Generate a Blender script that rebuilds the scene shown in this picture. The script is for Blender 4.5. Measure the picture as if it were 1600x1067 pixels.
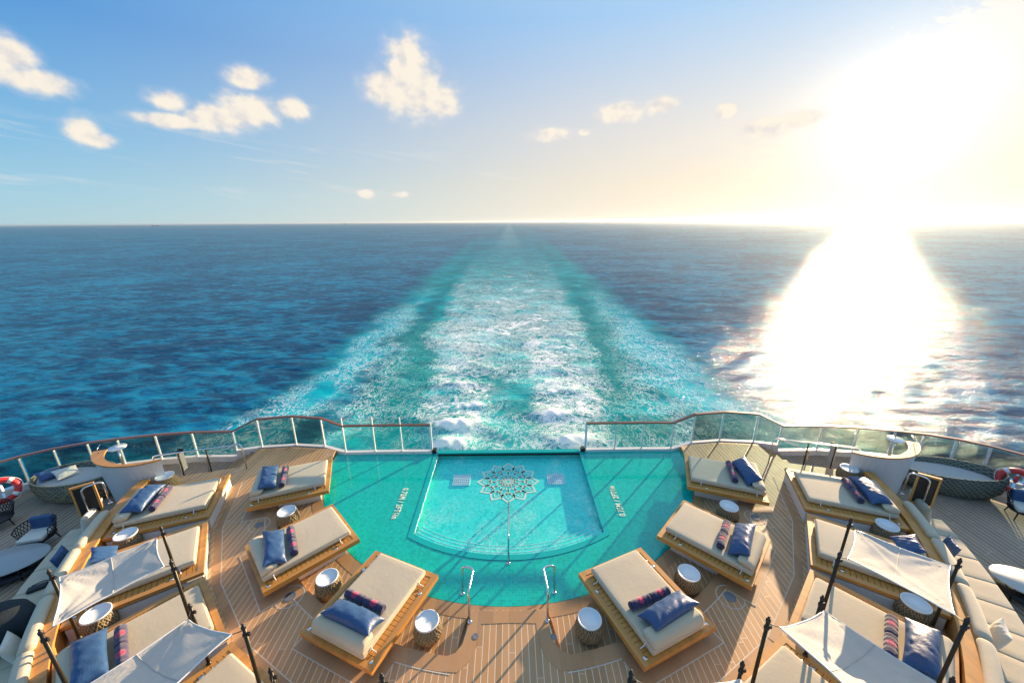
import bpy, bmesh, math, random
import numpy as np
from mathutils import Vector, Matrix
R = math.radians
random.seed(7); np.random.seed(7)
S = bpy.context.scene
for o in list(bpy.data.objects): bpy.data.objects.remove(o)
COL = S.collection
# ------------------------------------------------------------------ camera
cam = bpy.data.objects.new("camera", bpy.data.cameras.new("camera")); COL.objects.link(cam); S.camera = cam
cam.data.sensor_width = 36.0; cam.data.lens = 36.0*605/1600; cam.data.clip_start = .1; cam.data.clip_end = 300000
PITCH = 17.167; ROLL = 0.43; YAW = -0.325
cam.location = (0.085, 0, 8.5)
cam.rotation_euler = (Matrix.Rotation(R(YAW), 4, 'Z') @ Matrix.Rotation(R(90-PITCH), 4, 'X') @ Matrix.Rotation(R(-ROLL), 4, 'Z')).to_euler()
# ------------------------------------------------------------------ sun, sky, exposure
SUN_AZ, SUN_EL = 42.0, 9.0
S.view_settings.view_transform = 'Standard'; S.view_settings.look = 'None'; S.view_settings.gamma = 1
S.view_settings.exposure = 1.5
S.cycles.use_denoising = True
S.cycles.max_bounces = 7; S.cycles.transparent_max_bounces = 12; S.cycles.caustics_reflective = False; S.cycles.caustics_refractive = False
S.cycles.sample_clamp_indirect = 6
sd = Vector((math.sin(R(SUN_AZ))*math.cos(R(SUN_EL)), math.cos(R(SUN_AZ))*math.cos(R(SUN_EL)), math.sin(R(SUN_EL))))
sun = bpy.data.objects.new("sun", bpy.data.lights.new("sun", 'SUN')); COL.objects.link(sun)
sun.data.energy = 5.0; sun.data.angle = R(0.6); sun.data.color = (1.0, .73, .45)
sun.rotation_euler = sd.to_track_quat('Z', 'Y').to_euler()

class NT:
    "small helper for node trees"
    def __init__(s, tree): s.t = tree; s.n = tree.nodes; s.l = tree.links
    def node(s, typ, **kw):
        n = s.n.new(typ)
        for k, v in kw.items(): setattr(n, k, v)
        return n
    def link(s, a, b): s.l.new(a, b)
    def put(s, sock, v):
        if isinstance(v, bpy.types.NodeSocket): s.l.new(v, sock)
        elif v is not None: sock.default_value = v
    def math(s, op, a, b=None, c=None, clamp=False):
        n = s.node('ShaderNodeMath', operation=op); n.use_clamp = clamp
        s.put(n.inputs[0], a); s.put(n.inputs[1], b); s.put(n.inputs[2], c); return n.outputs[0]
    def vmath(s, op, a, b=None):
        n = s.node('ShaderNodeVectorMath', operation=op); s.put(n.inputs[0], a); s.put(n.inputs[1], b)
        return n.outputs[1] if op in ('DOT_PRODUCT', 'LENGTH', 'DISTANCE') else n.outputs[0]
    def sep(s, v): n = s.node('ShaderNodeSeparateXYZ'); s.put(n.inputs[0], v); return n.outputs
    def comb(s, x, y, z): n = s.node('ShaderNodeCombineXYZ'); s.put(n.inputs[0], x); s.put(n.inputs[1], y); s.put(n.inputs[2], z); return n.outputs[0]
    def noise(s, vec, scale, detail=4, rough=.55, dist=0, col=False):
        n = s.node('ShaderNodeTexNoise'); s.put(n.inputs['Vector'], vec); s.put(n.inputs['Scale'], scale)
        n.inputs['Detail'].default_value = detail; n.inputs['Roughness'].default_value = rough; n.inputs['Distortion'].default_value = dist
        return n.outputs['Color'] if col else n.outputs['Fac']
    def ss(s, v, a, b, lo=0., hi=1.):
        n = s.node('ShaderNodeMapRange', interpolation_type='SMOOTHSTEP'); s.put(n.inputs[0], v)
        s.put(n.inputs[1], a); s.put(n.inputs[2], b); s.put(n.inputs[3], lo); s.put(n.inputs[4], hi); return n.outputs[0]
    def lin(s, v, a, b, lo=0., hi=1.):
        n = s.node('ShaderNodeMapRange'); s.put(n.inputs[0], v)
        s.put(n.inputs[1], a); s.put(n.inputs[2], b); s.put(n.inputs[3], lo); s.put(n.inputs[4], hi); return n.outputs[0]
    def mix(s, f, a, b, mode='MIX'):
        n = s.node('ShaderNodeMix', data_type='RGBA', blend_type=mode); s.put(n.inputs[0], f)
        for i, v in ((6, a), (7, b)):
            if isinstance(v, tuple) and len(v) == 3: v = (*v, 1)
            s.put(n.inputs[i], v)
        return n.outputs[2]
    def bump(s, h, strength=.3, dist=.01, normal=None):
        n = s.node('ShaderNodeBump'); s.put(n.inputs['Height'], h); s.put(n.inputs['Strength'], strength); s.put(n.inputs['Distance'], dist)
        s.put(n.inputs['Normal'], normal); return n.outputs[0]

# world -------------------------------------------------------------
W = bpy.data.worlds.new("World"); S.world = W; W.use_nodes = True
w = NT(W.node_tree); w.n.clear()
sky = w.node('ShaderNodeTexSky', sky_type='NISHITA'); sky.sun_disc = False
sky.sun_elevation = R(SUN_EL); sky.sun_rotation = R(SUN_AZ); sky.air_density = 1.0; sky.dust_density = 1.6; sky.ozone_density = 3.0; sky.altitude = 0
tc = w.node('ShaderNodeTexCoord').outputs['Generated']
d = w.sep(w.vmath('NORMALIZE', tc))
DEG = 57.29578
az = w.math('MULTIPLY', w.math('ARCTAN2', d[0], d[1]), DEG)
el = w.math('MULTIPLY', w.math('ARCSINE', d[2]), DEG)
skyc = w.vmath('SCALE', sky.outputs[0]); skyc.node.inputs[3].default_value = 0.06
# clear marine sky: pale horizon, whiter sunward, unseen zenith brightened to lift deck shadows
def ramp(fac, stops):
    r_ = w.node('ShaderNodeValToRGB'); w.link(fac, r_.inputs[0]); e = r_.color_ramp.elements
    while len(e) < len(stops): e.new(.5)
    for q, (p, c_) in zip(e, stops): q.position = p; q.color = (*c_, 1)
    return r_.outputs[0]
def sr(r_, g_, b_): return tuple((((k/255)+.055)/1.055)**2.4/2.83 if k > 10 else 0 for k in (r_, g_, b_))
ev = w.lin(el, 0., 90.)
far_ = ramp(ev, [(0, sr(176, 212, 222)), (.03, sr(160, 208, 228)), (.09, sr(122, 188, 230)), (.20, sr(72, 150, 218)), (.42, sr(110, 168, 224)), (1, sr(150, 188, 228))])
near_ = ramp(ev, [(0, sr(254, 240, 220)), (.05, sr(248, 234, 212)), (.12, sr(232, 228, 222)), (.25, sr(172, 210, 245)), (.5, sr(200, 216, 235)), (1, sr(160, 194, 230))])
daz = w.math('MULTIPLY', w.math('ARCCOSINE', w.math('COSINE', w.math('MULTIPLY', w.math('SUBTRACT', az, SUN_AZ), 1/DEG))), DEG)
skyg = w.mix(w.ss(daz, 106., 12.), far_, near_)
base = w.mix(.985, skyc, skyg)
# bright circumsolar aureole of the hazy tropical air
cs = w.vmath('DOT_PRODUCT', w.vmath('NORMALIZE', tc), tuple(sd))
ang = w.math('MULTIPLY', w.math('ARCCOSINE', w.math('MINIMUM', cs, .99999)), DEG)
g1 = w.math('EXPONENT', w.math('MULTIPLY', ang, -1/3.4)); g2 = w.math('EXPONENT', w.math('MULTIPLY', ang, -1/15.0))
aur = w.vmath('SCALE', (1.0, .86, .66)); w.put(aur.node.inputs[3], w.math('ADD', w.math('MULTIPLY', g1, .55), w.math('MULTIPLY', g2, .03)))
base = w.vmath('ADD', base, aur)
# cumulus: (azimuth, elevation, half width, half height) in degrees
CL = [(-12.2, 18.0, 3.2, 3.2), (-11.6, 15.4, 4.8, 3.2), (-15.6, 15.6, 2.8, 2.0), (-8.8, 14.5, 3.0, 2.0),
      (-33.5, 10.7, 3.6, 1.5), (-30.2, 12.0, 3.3, 1.8), (-25.9, 12.5, 2.2, 1.2), (-37.5, 10.1, 3.4, .8), (-30.2, 14.9, 2.2, 1.2), (-37.3, 11.9, 1.9, 1.0),
      (-47.9, 13.5, 2.2, 1.7), (-46.4, 11.9, 2.7, 1.1), (-44.3, 8.4, 1.3, 1.4), (-43.5, 7.7, 1.5, .7),
      (-18.9, 3.6, 1.3, .6), (-14.6, 3.6, 1.2, .45),
      (14.4, 12.9, 3.4, 1.3), (19.2, 13.2, 2.0, 1.2), (5.6, 10.8, 3.0, .9), (10.0, 11.0, .9, .5), (26.6, 12.1, 1.5, .9),
      (30.5, 9.9, 2.9, 1.3), (34.0, 10.4, 2.6, 1.1), (57, 9, 4, 2), (75, 12, 6, 3), (-64, 10, 5, 2.4), (-80, 13, 6, 3), (110, 15, 9, 4), (-120, 14, 9, 4), (170, 18, 10, 5)]
M = None
for (a0, e0, ra, re) in CL:
    u = w.math('MULTIPLY', w.math('SUBTRACT', az, a0), 1/(ra*1.12)); v = w.math('MULTIPLY', w.math('SUBTRACT', el, e0), 1/(re*1.12))
    q = w.math('SUBTRACT', 1.0, w.math('SQRT', w.math('ADD', w.math('MULTIPLY', u, u), w.math('MULTIPLY', v, v))))
    M = q if M is None else w.math('SMOOTH_MAX', M, q, .12)
pv = w.comb(az, w.math('MULTIPLY', el, 1.25), 0.0)
n1 = w.noise(pv, .44, 7, .54, .12); pv2 = w.vmath('ADD', pv, (.9, .55, 0)); n2 = w.noise(pv2, .44, 7, .54, .12)
nb = w.noise(pv, .16, 2, .5)
dens0 = w.math('ADD', w.math('MULTIPLY', M, 1.45), w.math('MULTIPLY', w.math('SUBTRACT', n1, .54), 1.75))
dens = w.math('MULTIPLY', w.ss(dens0, .0, .75), w.lin(M, .0, .35, .72, .97))
lit = w.ss(w.math('ADD', w.math('MULTIPLY', w.math('SUBTRACT', n1, n2), 2.4), w.math('MULTIPLY', M, .25)), -.42, .36)
ccol = w.mix(lit, (.275, .262, .255), (.350, .318, .272))
base = w.mix(w.math('MULTIPLY', w.ss(dens0, -.42, .5), .30), base, (.29, .275, .27))
base = w.mix(w.math('MULTIPLY', dens, w.ss(el, 1., 4.)), base, ccol)
# thin high rippled cloud bank around the sun
pr = w.comb(w.math('MULTIPLY', w.math('ADD', az, w.math('MULTIPLY', el, -1.1)), .55), w.math('MULTIPLY', w.math('ADD', el, w.math('MULTIPLY', az, .35)), 1.25), 3.0)
rip = w.noise(pr, .9, 7, .62, .6)
u = w.math('DIVIDE', w.math('SUBTRACT', az, 49.), 14.); v = w.math('DIVIDE', w.math('SUBTRACT', el, w.math('ADD', 13.5, w.math('MULTIPLY', w.math('SUBTRACT', az, 45.), .22))), 5.2)
env = w.math('SUBTRACT', 1.0, w.math('SQRT', w.math('ADD', w.math('MULTIPLY', u, u), w.math('MULTIPLY', v, v))))
rb = w.math('MULTIPLY', w.ss(w.math('ADD', w.math('MULTIPLY', env, .6), w.math('SUBTRACT', rip, .55)), .0, .18), .7)
ripcol = w.vmath('SCALE', (1.0, .94, .84)); w.put(ripcol.node.inputs[3], w.math('ADD', .335, w.math('MULTIPLY', g1, .6)))
base = w.mix(rb, base, ripcol)
ci = w.noise(w.comb(w.math('MULTIPLY', w.math('ADD', az, w.math('MULTIPLY', el, 2.2)), .10), w.math('MULTIPLY', w.math('SUBTRACT', el, w.math('MULTIPLY', az, -.10)), .75), 9.), 1.1, 6, .62, .8)
cm = w.math('MULTIPLY', w.math('MULTIPLY', w.ss(ci, .50, .72), w.math('MULTIPLY', w.ss(el, 1.5, 5.), w.ss(el, 11., 7.))), .38)
base = w.mix(cm, base, (.30, .29, .28))
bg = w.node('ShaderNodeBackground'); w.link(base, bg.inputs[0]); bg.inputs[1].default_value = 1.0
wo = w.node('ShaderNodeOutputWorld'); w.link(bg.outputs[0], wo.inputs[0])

# ------------------------------------------------------------------ materials
def mat(name):
    m = bpy.data.materials.new(name); m.use_nodes = True; t = NT(m.node_tree)
    b = m.node_tree.nodes['Principled BSDF']; return m, t, b
def simple(name, col, rough=.6, metal=0, var=.12, vs=6, bump=0, bs=60, coat=0, spec=None, bd=.004):
    m, t, b = mat(name); c = t.node('ShaderNodeTexCoord').outputs['Object']
    f = t.noise(c, vs, 4)
    b.inputs['Metallic'].default_value = metal; b.inputs['Roughness'].default_value = rough
    t.link(t.mix(t.math('MULTIPLY', f, 1.0), tuple(x*(1-var) for x in col), tuple(min(1, x*(1+var)) for x in col)), b.inputs['Base Color'])
    if coat: b.inputs['Coat Weight'].default_value = coat; b.inputs['Coat Roughness'].default_value = .12
    if spec is not None: b.inputs['Specular IOR Level'].default_value = spec
    if bump: t.link(t.bump(t.noise(c, bs, 3), bump, bd), b.inputs['Normal'])
    return m
def teak_deck(name, pitch=.135, ang=0, worn=.35, col=(.57, .305, .125), lines=True, axis=0):
    m, t, b = mat(name); c = t.node('ShaderNodeTexCoord').outputs['Object']
    if ang:
        mp = t.node('ShaderNodeMapping'); mp.inputs['Rotation'].default_value = (0, 0, ang); t.link(c, mp.inputs[0]); c = mp.outputs[0]
    x, y, z = t.sep(c)[:3]
    u = t.math('DIVIDE', x, pitch); fr = t.math('FRACT', u); fl = t.math('FLOOR', u)
    wn = t.node('ShaderNodeTexWhiteNoise', noise_dimensions='1D'); t.link(fl, wn.inputs['W'])
    off = t.math('MULTIPLY', wn.outputs[0], 3.7)
    seg = t.math('FLOOR', t.math('DIVIDE', t.math('ADD', y, off), 2.6))
    wn2 = t.node('ShaderNodeTexWhiteNoise', noise_dimensions='2D'); t.link(t.comb(fl, seg, 0), wn2.inputs[0])
    grain = t.noise(t.comb(t.math('MULTIPLY', x, 26), t.math('MULTIPLY', y, 1.3), wn2.outputs[0]), 2.2, 5, .6)
    wear = t.noise(c, .55, 4, .6)
    base = t.mix(wn2.outputs[0], tuple(k*.80 for k in col), tuple(k*1.14 for k in col))
    base = t.mix(t.math('MULTIPLY', grain, .55), base, tuple(k*.50 for k in col))
    base = t.mix(t.ss(wear, .35, .75, 0, worn), base, (.50, .36, .24))
    if lines:
        ln = t.math('LESS_THAN', fr, .10)
        sy = t.math('FRACT', t.math('DIVIDE', t.math('ADD', y, off), 2.6)); ln = t.math('MAXIMUM', ln, t.math('LESS_THAN', sy, .003))
        base = t.mix(ln, base, (.74, .64, .48))
        t.link(t.bump(t.math('SUBTRACT', grain, t.math('MULTIPLY', ln, .8)), .35, .004), b.inputs['Normal'])
    else: t.link(t.bump(grain, .3, .003), b.inputs['Normal'])
    t.link(base, b.inputs['Base Color']); t.link(t.lin(grain, .3, .7, .42, .62), b.inputs['Roughness'])
    return m
TEAK = teak_deck("teak_planking"); TEAK_OUT = teak_deck("teak_planking_weathered", .15, col=(.36, .245, .165))
MARGIN = teak_deck("teak_margin_board", .34, col=(.52, .275, .115), lines=False)
CAULK = simple("caulk", (.60, .54, .45), .7)
VARN = teak_deck("varnished_teak", .11, col=(.66, .30, .060), lines=False, worn=0)
VARN.node_tree.nodes['Principled BSDF'].inputs['Coat Weight'].default_value = .35
RAILWOOD = simple("rail_wood", (.20, .075, .03), .35, coat=.4, var=.25, vs=20)
WHITE = simple("white_paint", (.74, .73, .70), .35, var=.05, bump=.05, bs=25)
STEEL = simple("polished_steel", (.72, .72, .72), .14, 1.0, var=.03)
DARK = simple("dark_metal", (.035, .030, .018), .4, .5)
BLACK = simple("black_cord", (.012, .012, .014), .5)
PLATE = simple("white_tray", (.80, .80, .79), .25, var=.02)
def fabric(name, col, weave=900, rough=.9, var=.10, wr=.12, sheen=.25):
    m, t, b = mat(name); c = t.node('ShaderNodeTexCoord').outputs['Object']
    t.link(t.mix(t.noise(c, 2.5, 6, .7), tuple(k*(1-var) for k in col), tuple(min(1, k*(1+var)) for k in col)), b.inputs['Base Color'])
    b.inputs['Roughness'].default_value = rough; b.inputs['Sheen Weight'].default_value = sheen
    h = t.math('ADD', t.math('MULTIPLY', t.noise(c, 7, 4, .6, .8), 1.0), t.math('MULTIPLY', t.noise(c, 160, 2), .12))
    t.link(t.bump(h, wr*3, .02), b.inputs['Normal']); return m
CANVAS = fabric("beige_canvas", (.56, .47, .33), wr=.05); CANVAS_G = fabric("grey_canvas", (.50, .475, .43))
NAVY = fabric("navy_satin", (.022, .075, .19), rough=.40, var=.3, wr=.18, sheen=.04)
CREAM = fabric("cream_cotton", (.70, .64, .54))
def towel_mat():
    m, t, b = mat("navy_towel"); c = t.node('ShaderNodeTexCoord').outputs['Object']
    x, y, z = t.sep(c)[:3]; rr = t.math('SQRT', t.math('ADD', t.math('MULTIPLY', x, x), t.math('MULTIPLY', y, y)))
    th = t.math('ARCTAN2', y, x)
    pet = t.math('MULTIPLY', t.math('ABSOLUTE', t.math('SINE', t.math('MULTIPLY', th, 6))), .028)
    inner = t.math('LESS_THAN', rr, t.math('ADD', .052, pet))
    gap = t.math('GREATER_THAN', t.math('SINE', t.math('MULTIPLY', rr, 115)), -.6)
    up = t.math('GREATER_THAN', z, .02)
    f = t.math('MULTIPLY', t.math('MULTIPLY', inner, gap), up)
    base = t.mix(t.noise(c, 14, 4), (.014, .014, .052), (.045, .035, .10))
    t.link(t.mix(f, base, (.72, .03, .11)), b.inputs['Base Color']); b.inputs['Roughness'].default_value = .95; b.inputs['Sheen Weight'].default_value = .5
    t.link(t.bump(t.noise(c, 130, 3), .8, .006), b.inputs['Normal']); return m
TOWEL = towel_mat()
def sail_mat():
    m = bpy.data.materials.new("sail_cloth"); m.use_nodes = True; t = NT(m.node_tree); t.n.clear()
    c = t.node('ShaderNodeTexCoord').outputs['Object']; col = t.mix(t.noise(c, 3, 5), (.58, .555, .50), (.66, .64, .59))
    nb = t.bump(t.math('ADD', t.noise(c, 5, 5, .6, 1.2), t.math('MULTIPLY', t.noise(c, 250, 1), .05)), .35, .03)
    a = t.node('ShaderNodeBsdfDiffuse'); b = t.node('ShaderNodeBsdfTranslucent')
    for q in (a, b): t.link(col, q.inputs[0]); t.link(nb, q.inputs['Normal'])
    mx = t.node('ShaderNodeMixShader'); mx.inputs[0].default_value = .22; t.link(a.outputs[0], mx.inputs[1]); t.link(b.outputs[0], mx.inputs[2])
    o = t.node('ShaderNodeOutputMaterial'); t.link(mx.outputs[0], o.inputs[0]); return m
SAIL = sail_mat()
def schlick(t, f0, k=1.0):
    g = t.node('ShaderNodeNewGeometry'); c = t.math('ABSOLUTE', t.vmath('DOT_PRODUCT', g.outputs['Incoming'], g.outputs['Normal']))
    return t.math('ADD', f0, t.math('MULTIPLY', t.math('POWER', t.math('SUBTRACT', 1., c), 5.), (1-f0)*k))
def glass_mat(name, tint):
    m = bpy.data.materials.new(name); m.use_nodes = True; t = NT(m.node_tree); t.n.clear()
    tr = t.node('ShaderNodeBsdfTransparent'); tr.inputs[0].default_value = (*tint, 1)
    gl = t.node('ShaderNodeBsdfGlossy'); gl.inputs['Roughness'].default_value = .03
    mx = t.node('ShaderNodeMixShader'); t.link(schlick(t, .04), mx.inputs[0]); t.link(tr.outputs[0], mx.inputs[1]); t.link(gl.outputs[0], mx.inputs[2])
    o = t.node('ShaderNodeOutputMaterial'); t.link(mx.outputs[0], o.inputs[0]); return m
GLASS = glass_mat("tinted_glass", (.56, .63, .60)); GLASS_C = glass_mat("clear_glass", (.93, .97, .95))
def wicker_mat(name, c1, c2, sc=60):
    m, t, b = mat(name); c = t.node('ShaderNodeTexCoord').outputs['Object']; x, y, z = t.sep(c)[:3]
    th = t.math('ARCTAN2', y, x)
    a1 = t.math('SINE', t.math('ADD', t.math('MULTIPLY', th, 30), t.math('MULTIPLY', z, sc)))
    a2 = t.math('SINE', t.math('SUBTRACT', t.math('MULTIPLY', th, 30), t.math('MULTIPLY', z, sc*1.3)))
    h = t.math('MAXIMUM', a1, a2); n = t.noise(c, 22, 5, .7)
    f = t.math('MULTIPLY', t.ss(h, -.2, .9), t.lin(n, .3, .75, .4, 1.1))
    t.link(t.mix(f, c1, c2), b.inputs['Base Color']); b.inputs['Roughness'].default_value = .6
    t.link(t.bump(t.math('ADD', h, n), .6, .01), b.inputs['Normal']); return m
WICK = wicker_mat("wicker_brown", (.09, .065, .035), (.36, .28, .15)); WICK_D = wicker_mat("wicker_grey", (.07, .07, .05), (.27, .26, .19), 45)
CORD = simple("wicker_strand", (.42, .33, .18), .6, var=.35, vs=25)
def pool_mat(name, c1, c2, tile=.07, rough=.10, grout=.28):
    m, t, b = mat(name); c = t.node('ShaderNodeTexCoord').outputs['Object']; x, y, z = t.sep(c)[:3]
    fx = t.math('FRACT', t.math('DIVIDE', x, tile)); fy = t.math('FRACT', t.math('DIVIDE', y, tile))
    wn = t.node('ShaderNodeTexWhiteNoise', noise_dimensions='3D'); t.link(t.comb(t.math('FLOOR', t.math('DIVIDE', x, tile)), t.math('FLOOR', t.math('DIVIDE', y, tile)), 0), wn.inputs[0])
    g = t.math('MAXIMUM', t.math('LESS_THAN', fx, .1), t.math('LESS_THAN', fy, .1))
    base = t.mix(wn.outputs[0], c1, c2); base = t.mix(t.math('MULTIPLY', g, grout), base, tuple(min(1, k*1.5+.03) for k in c2))
    base = t.mix(t.ss(t.noise(c, .5, 3), .3, .8, 0, .35), base, c2)
    t.link(base, b.inputs['Base Color']); b.inputs['Roughness'].default_value = rough
    t.link(t.bump(t.noise(c, 9, 3), .04, .01), b.inputs['Normal']); return m
SHELF = pool_mat("green_mosaic_wet", (.0, .40, .31), (.0, .54, .44)); BASIN = pool_mat("turquoise_mosaic", (.0, .68, .58), (.05, .90, .78), rough=.4)
RIM = simple("rim_tile", (.0, .46, .42), .12, var=.1, vs=12)
MOSAIC = simple("cream_mosaic", (.99, .98, .72), .4, var=.1, vs=40)
TEXTM = simple("cream_text_mosaic", (.92, .93, .66), .4, var=.1, vs=40)
GRATE = simple("white_grate", (.75, .82, .86), .4)
def water_mat():
    m = bpy.data.materials.new("pool_water"); m.use_nodes = True; t = NT(m.node_tree); t.n.clear()
    c = t.node('ShaderNodeTexCoord').outputs['Object']; x, y, z = t.sep(c)[:3]
    n = t.noise(t.comb(t.math('MULTIPLY', x, .8), y, 0), 5, 5, .62, .9)
    nb = t.bump(n, .35, .02)
    tr = t.node('ShaderNodeBsdfTransparent'); tr.inputs[0].default_value = (.93, .99, .985, 1)
    gl = t.node('ShaderNodeBsdfGlossy'); gl.inputs['Roughness'].default_value = .06; t.link(nb, gl.inputs['Normal'])
    mx = t.node('ShaderNodeMixShader'); t.link(schlick(t, .02, .45), mx.inputs[0]); t.link(tr.outputs[0], mx.inputs[1]); t.link(gl.outputs[0], mx.inputs[2])
    # bubble foam and caustic sparkle painted as thin white threads, denser over the steps
    ds = t.math('ABSOLUTE', t.math('SUBTRACT', t.noise(c, 3.6, 4, .7, 2.2), .5))
    env = t.math('MULTIPLY', t.ss(y, 11.2, 9.3), t.ss(t.noise(c, .8, 3), .38, .62))
    env2 = t.math('MULTIPLY', t.ss(t.noise(t.vmath('ADD', c, (5, 3, 0)), 1.1, 2), .5, .75), .5)
    fm = t.math('MULTIPLY', t.ss(ds, .035, .0), t.math('ADD', env, env2), clamp=True)
    sp = t.math('MULTIPLY', t.ss(t.noise(c, 26, 2, .6), .64, .74), t.math('ADD', env, t.math('MULTIPLY', env2, .3)), clamp=True)
    fo = t.node('ShaderNodeBsdfDiffuse'); fo.inputs[0].default_value = (.75, .92, .88, 1)
    m2 = t.node('ShaderNodeMixShader'); t.link(t.math('MULTIPLY', t.math('MAXIMUM', fm, sp), .6), m2.inputs[0]); t.link(mx.outputs[0], m2.inputs[1]); t.link(fo.outputs[0], m2.inputs[2])
    o = t.node('ShaderNodeOutputMaterial'); t.link(m2.outputs[0], o.inputs[0]); return m
POOLWATER = water_mat()

# ------------------------------------------------------------------ mesh helpers
class MB:
    def __init__(s): s.v = []; s.f = []; s.sm = []
    def add(s, V, F, smooth=False):
        o = len(s.v); s.v += [tuple(map(float, p)) for p in V]; s.f += [tuple(i+o for i in f) for f in F]; s.sm += [smooth]*len(F); return s
    def box(s, c, h, rz=0, mtx=None):
        V = []
        for sz in (-1, 1):
            for sx, sy in ((-1, -1), (1, -1), (1, 1), (-1, 1)):
                x, y, z = sx*h[0], sy*h[1], sz*h[2]
                x, y = x*math.cos(rz)-y*math.sin(rz), x*math.sin(rz)+y*math.cos(rz)
                V.append((c[0]+x, c[1]+y, c[2]+z))
        return s.add(V, [(3, 2, 1, 0), (4, 5, 6, 7), (0, 1, 5, 4), (1, 2, 6, 5), (2, 3, 7, 6), (3, 0, 4, 7)])
    def rbox(s, c, h, r, rz=0, n=3, fn=None):
        def ax(H):
            k = [H-r+r*math.tan(R(45*i/n)) for i in range(n+1)]; m = max(1, int((H-r)/.12))
            mid = [-(H-r)+2*(H-r)*i/(2*m) for i in range(1, 2*m)]
            return sorted([-q for q in k]) + mid + k
        A = [ax(q) for q in h]; V = []; F = []; idx = {}
        def vid(p):
            key = tuple(round(q, 5) for q in p)
            if key not in idx:
                inn = [max(-(h[i]-r), min(h[i]-r, p[i])) for i in range(3)]; dd = [p[i]-inn[i] for i in range(3)]; L = math.sqrt(sum(q*q for q in dd)) or 1
                q = [inn[i]+dd[i]/L*r for i in range(3)]
                if fn: q = fn(*q)
                x, y = q[0]*math.cos(rz)-q[1]*math.sin(rz), q[0]*math.sin(rz)+q[1]*math.cos(rz)
                idx[key] = len(V); V.append((c[0]+x, c[1]+y, c[2]+q[2]))
            return idx[key]
        for a in range(3):
            b, d_ = (a+1) % 3, (a+2) % 3
            for sg in (-1, 1):
                for i in range(len(A[b])-1):
                    for j in range(len(A[d_])-1):
                        qd = []
                        for (ii, jj) in ((i, j), (i+1, j), (i+1, j+1), (i, j+1)):
                            p = [0, 0, 0]; p[a] = sg*h[a]; p[b] = A[b][ii]; p[d_] = A[d_][jj]; qd.append(vid(p))
                        if sg < 0: qd.reverse()
                        if len(set(qd)) >= 3: F.append(tuple(dict.fromkeys(qd)))
        return s.add(V, F, True)
    def tube(s, P, r, n=8, closed=False, cap=True):
        P = [Vector(p) for p in P]; N = len(P); V = []; F = []; up = Vector((0, 0, 1)); prev = None
        rr = r if isinstance(r, (list, tuple)) else [r]*N
        for i, p in enumerate(P):
            a = P[(i-1) % N] if (closed or i) else p; b = P[(i+1) % N] if (closed or i < N-1) else p
            t = (b-a).normalized()
            x = prev - t*prev.dot(t) if prev is not None else t.cross(up if abs(t.z) < .9 else Vector((1, 0, 0)))
            x.normalize(); prev = x; y = t.cross(x)
            for k in range(n):
                th = 2*math.pi*k/n; V.append(p+(x*math.cos(th)+y*math.sin(th))*rr[i])
        for i in range(N if closed else N-1):
            for k in range(n):
                a = i*n+k; b = i*n+(k+1) % n; c = ((i+1) % N)*n+(k+1) % n; e = ((i+1) % N)*n+k; F.append((a, b, c, e))
        if cap and not closed: F.append(tuple(reversed(range(n)))); F.append(tuple((N-1)*n+k for k in range(n)))
        return s.add(V, F, True)
    def lathe(s, prof, n=24, c=(0, 0, 0), sx=1, sy=1):
        V = []; F = []
        for (r, z) in prof:
            for k in range(n): th = 2*math.pi*k/n; V.append((c[0]+r*sx*math.cos(th), c[1]+r*sy*math.sin(th), c[2]+z))
        for i in range(len(prof)-1):
            for k in range(n): F.append((i*n+k, i*n+(k+1) % n, (i+1)*n+(k+1) % n, (i+1)*n+k))
        if prof[0][0] > 1e-4: F.append(tuple(reversed(range(n))))
        if prof[-1][0] > 1e-4: F.append(tuple((len(prof)-1)*n+k for k in range(n)))
        return s.add(V, F, True)
    def prism(s, poly, z0, z1, top=True, bottom=False, sides=True):
        if sum(poly[i][0]*poly[(i+1) % len(poly)][1]-poly[(i+1) % len(poly)][0]*poly[i][1] for i in range(len(poly))) < 0: poly = poly[::-1]
        from mathutils.geometry import tessellate_polygon
        n = len(poly); T = tessellate_polygon([[Vector((p[0], p[1], 0)) for p in poly]])
        V = [(p[0], p[1], z0) for p in poly]+[(p[0], p[1], z1) for p in poly]; F = []
        def ori(t_):
            a, b, c_ = (Vector(poly[i][:2]) for i in t_); return t_ if (b-a).cross(c_-a) > 0 else t_[::-1]
        for t_ in T:
            t_ = ori(tuple(t_))
            if top: F.append(tuple(i+n for i in t_))
            if bottom: F.append(tuple(reversed(t_)))
        if sides and z1 != z0:
            for i in range(n): j = (i+1) % n; F.append((i, j, j+n, i+n))
        return s.add(V, F)
    def mesh(s, name, m):
        me = bpy.data.meshes.new(name); me.from_pydata(s.v, [], s.f); me.polygons.foreach_set('use_smooth', s.sm); me.materials.append(m); me.update(); return me
def obj(name, mb, m, parent=None, label=None):
    me = mb if isinstance(mb, bpy.types.Mesh) else mb.mesh(name, m)
    o = bpy.data.objects.new(name, me); COL.objects.link(o); o.parent = parent
    if label: o['label'] = label
    return o
def sub(name, mb, m, parent): return obj(name, mb, m, parent)
def thing(name, label, cat, loc=(0, 0, 0), rz=0, group=None):
    o = bpy.data.objects.new(name, None); COL.objects.link(o); o.location = loc; o.rotation_euler = (0, 0, rz)
    return tag(o, label, cat, group)
def tag(o, label, cat, group=None):
    o['label'] = label; o['category'] = cat
    if group: o['group'] = group
    return o
def struct(o): o['kind'] = 'structure'; return o
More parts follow.
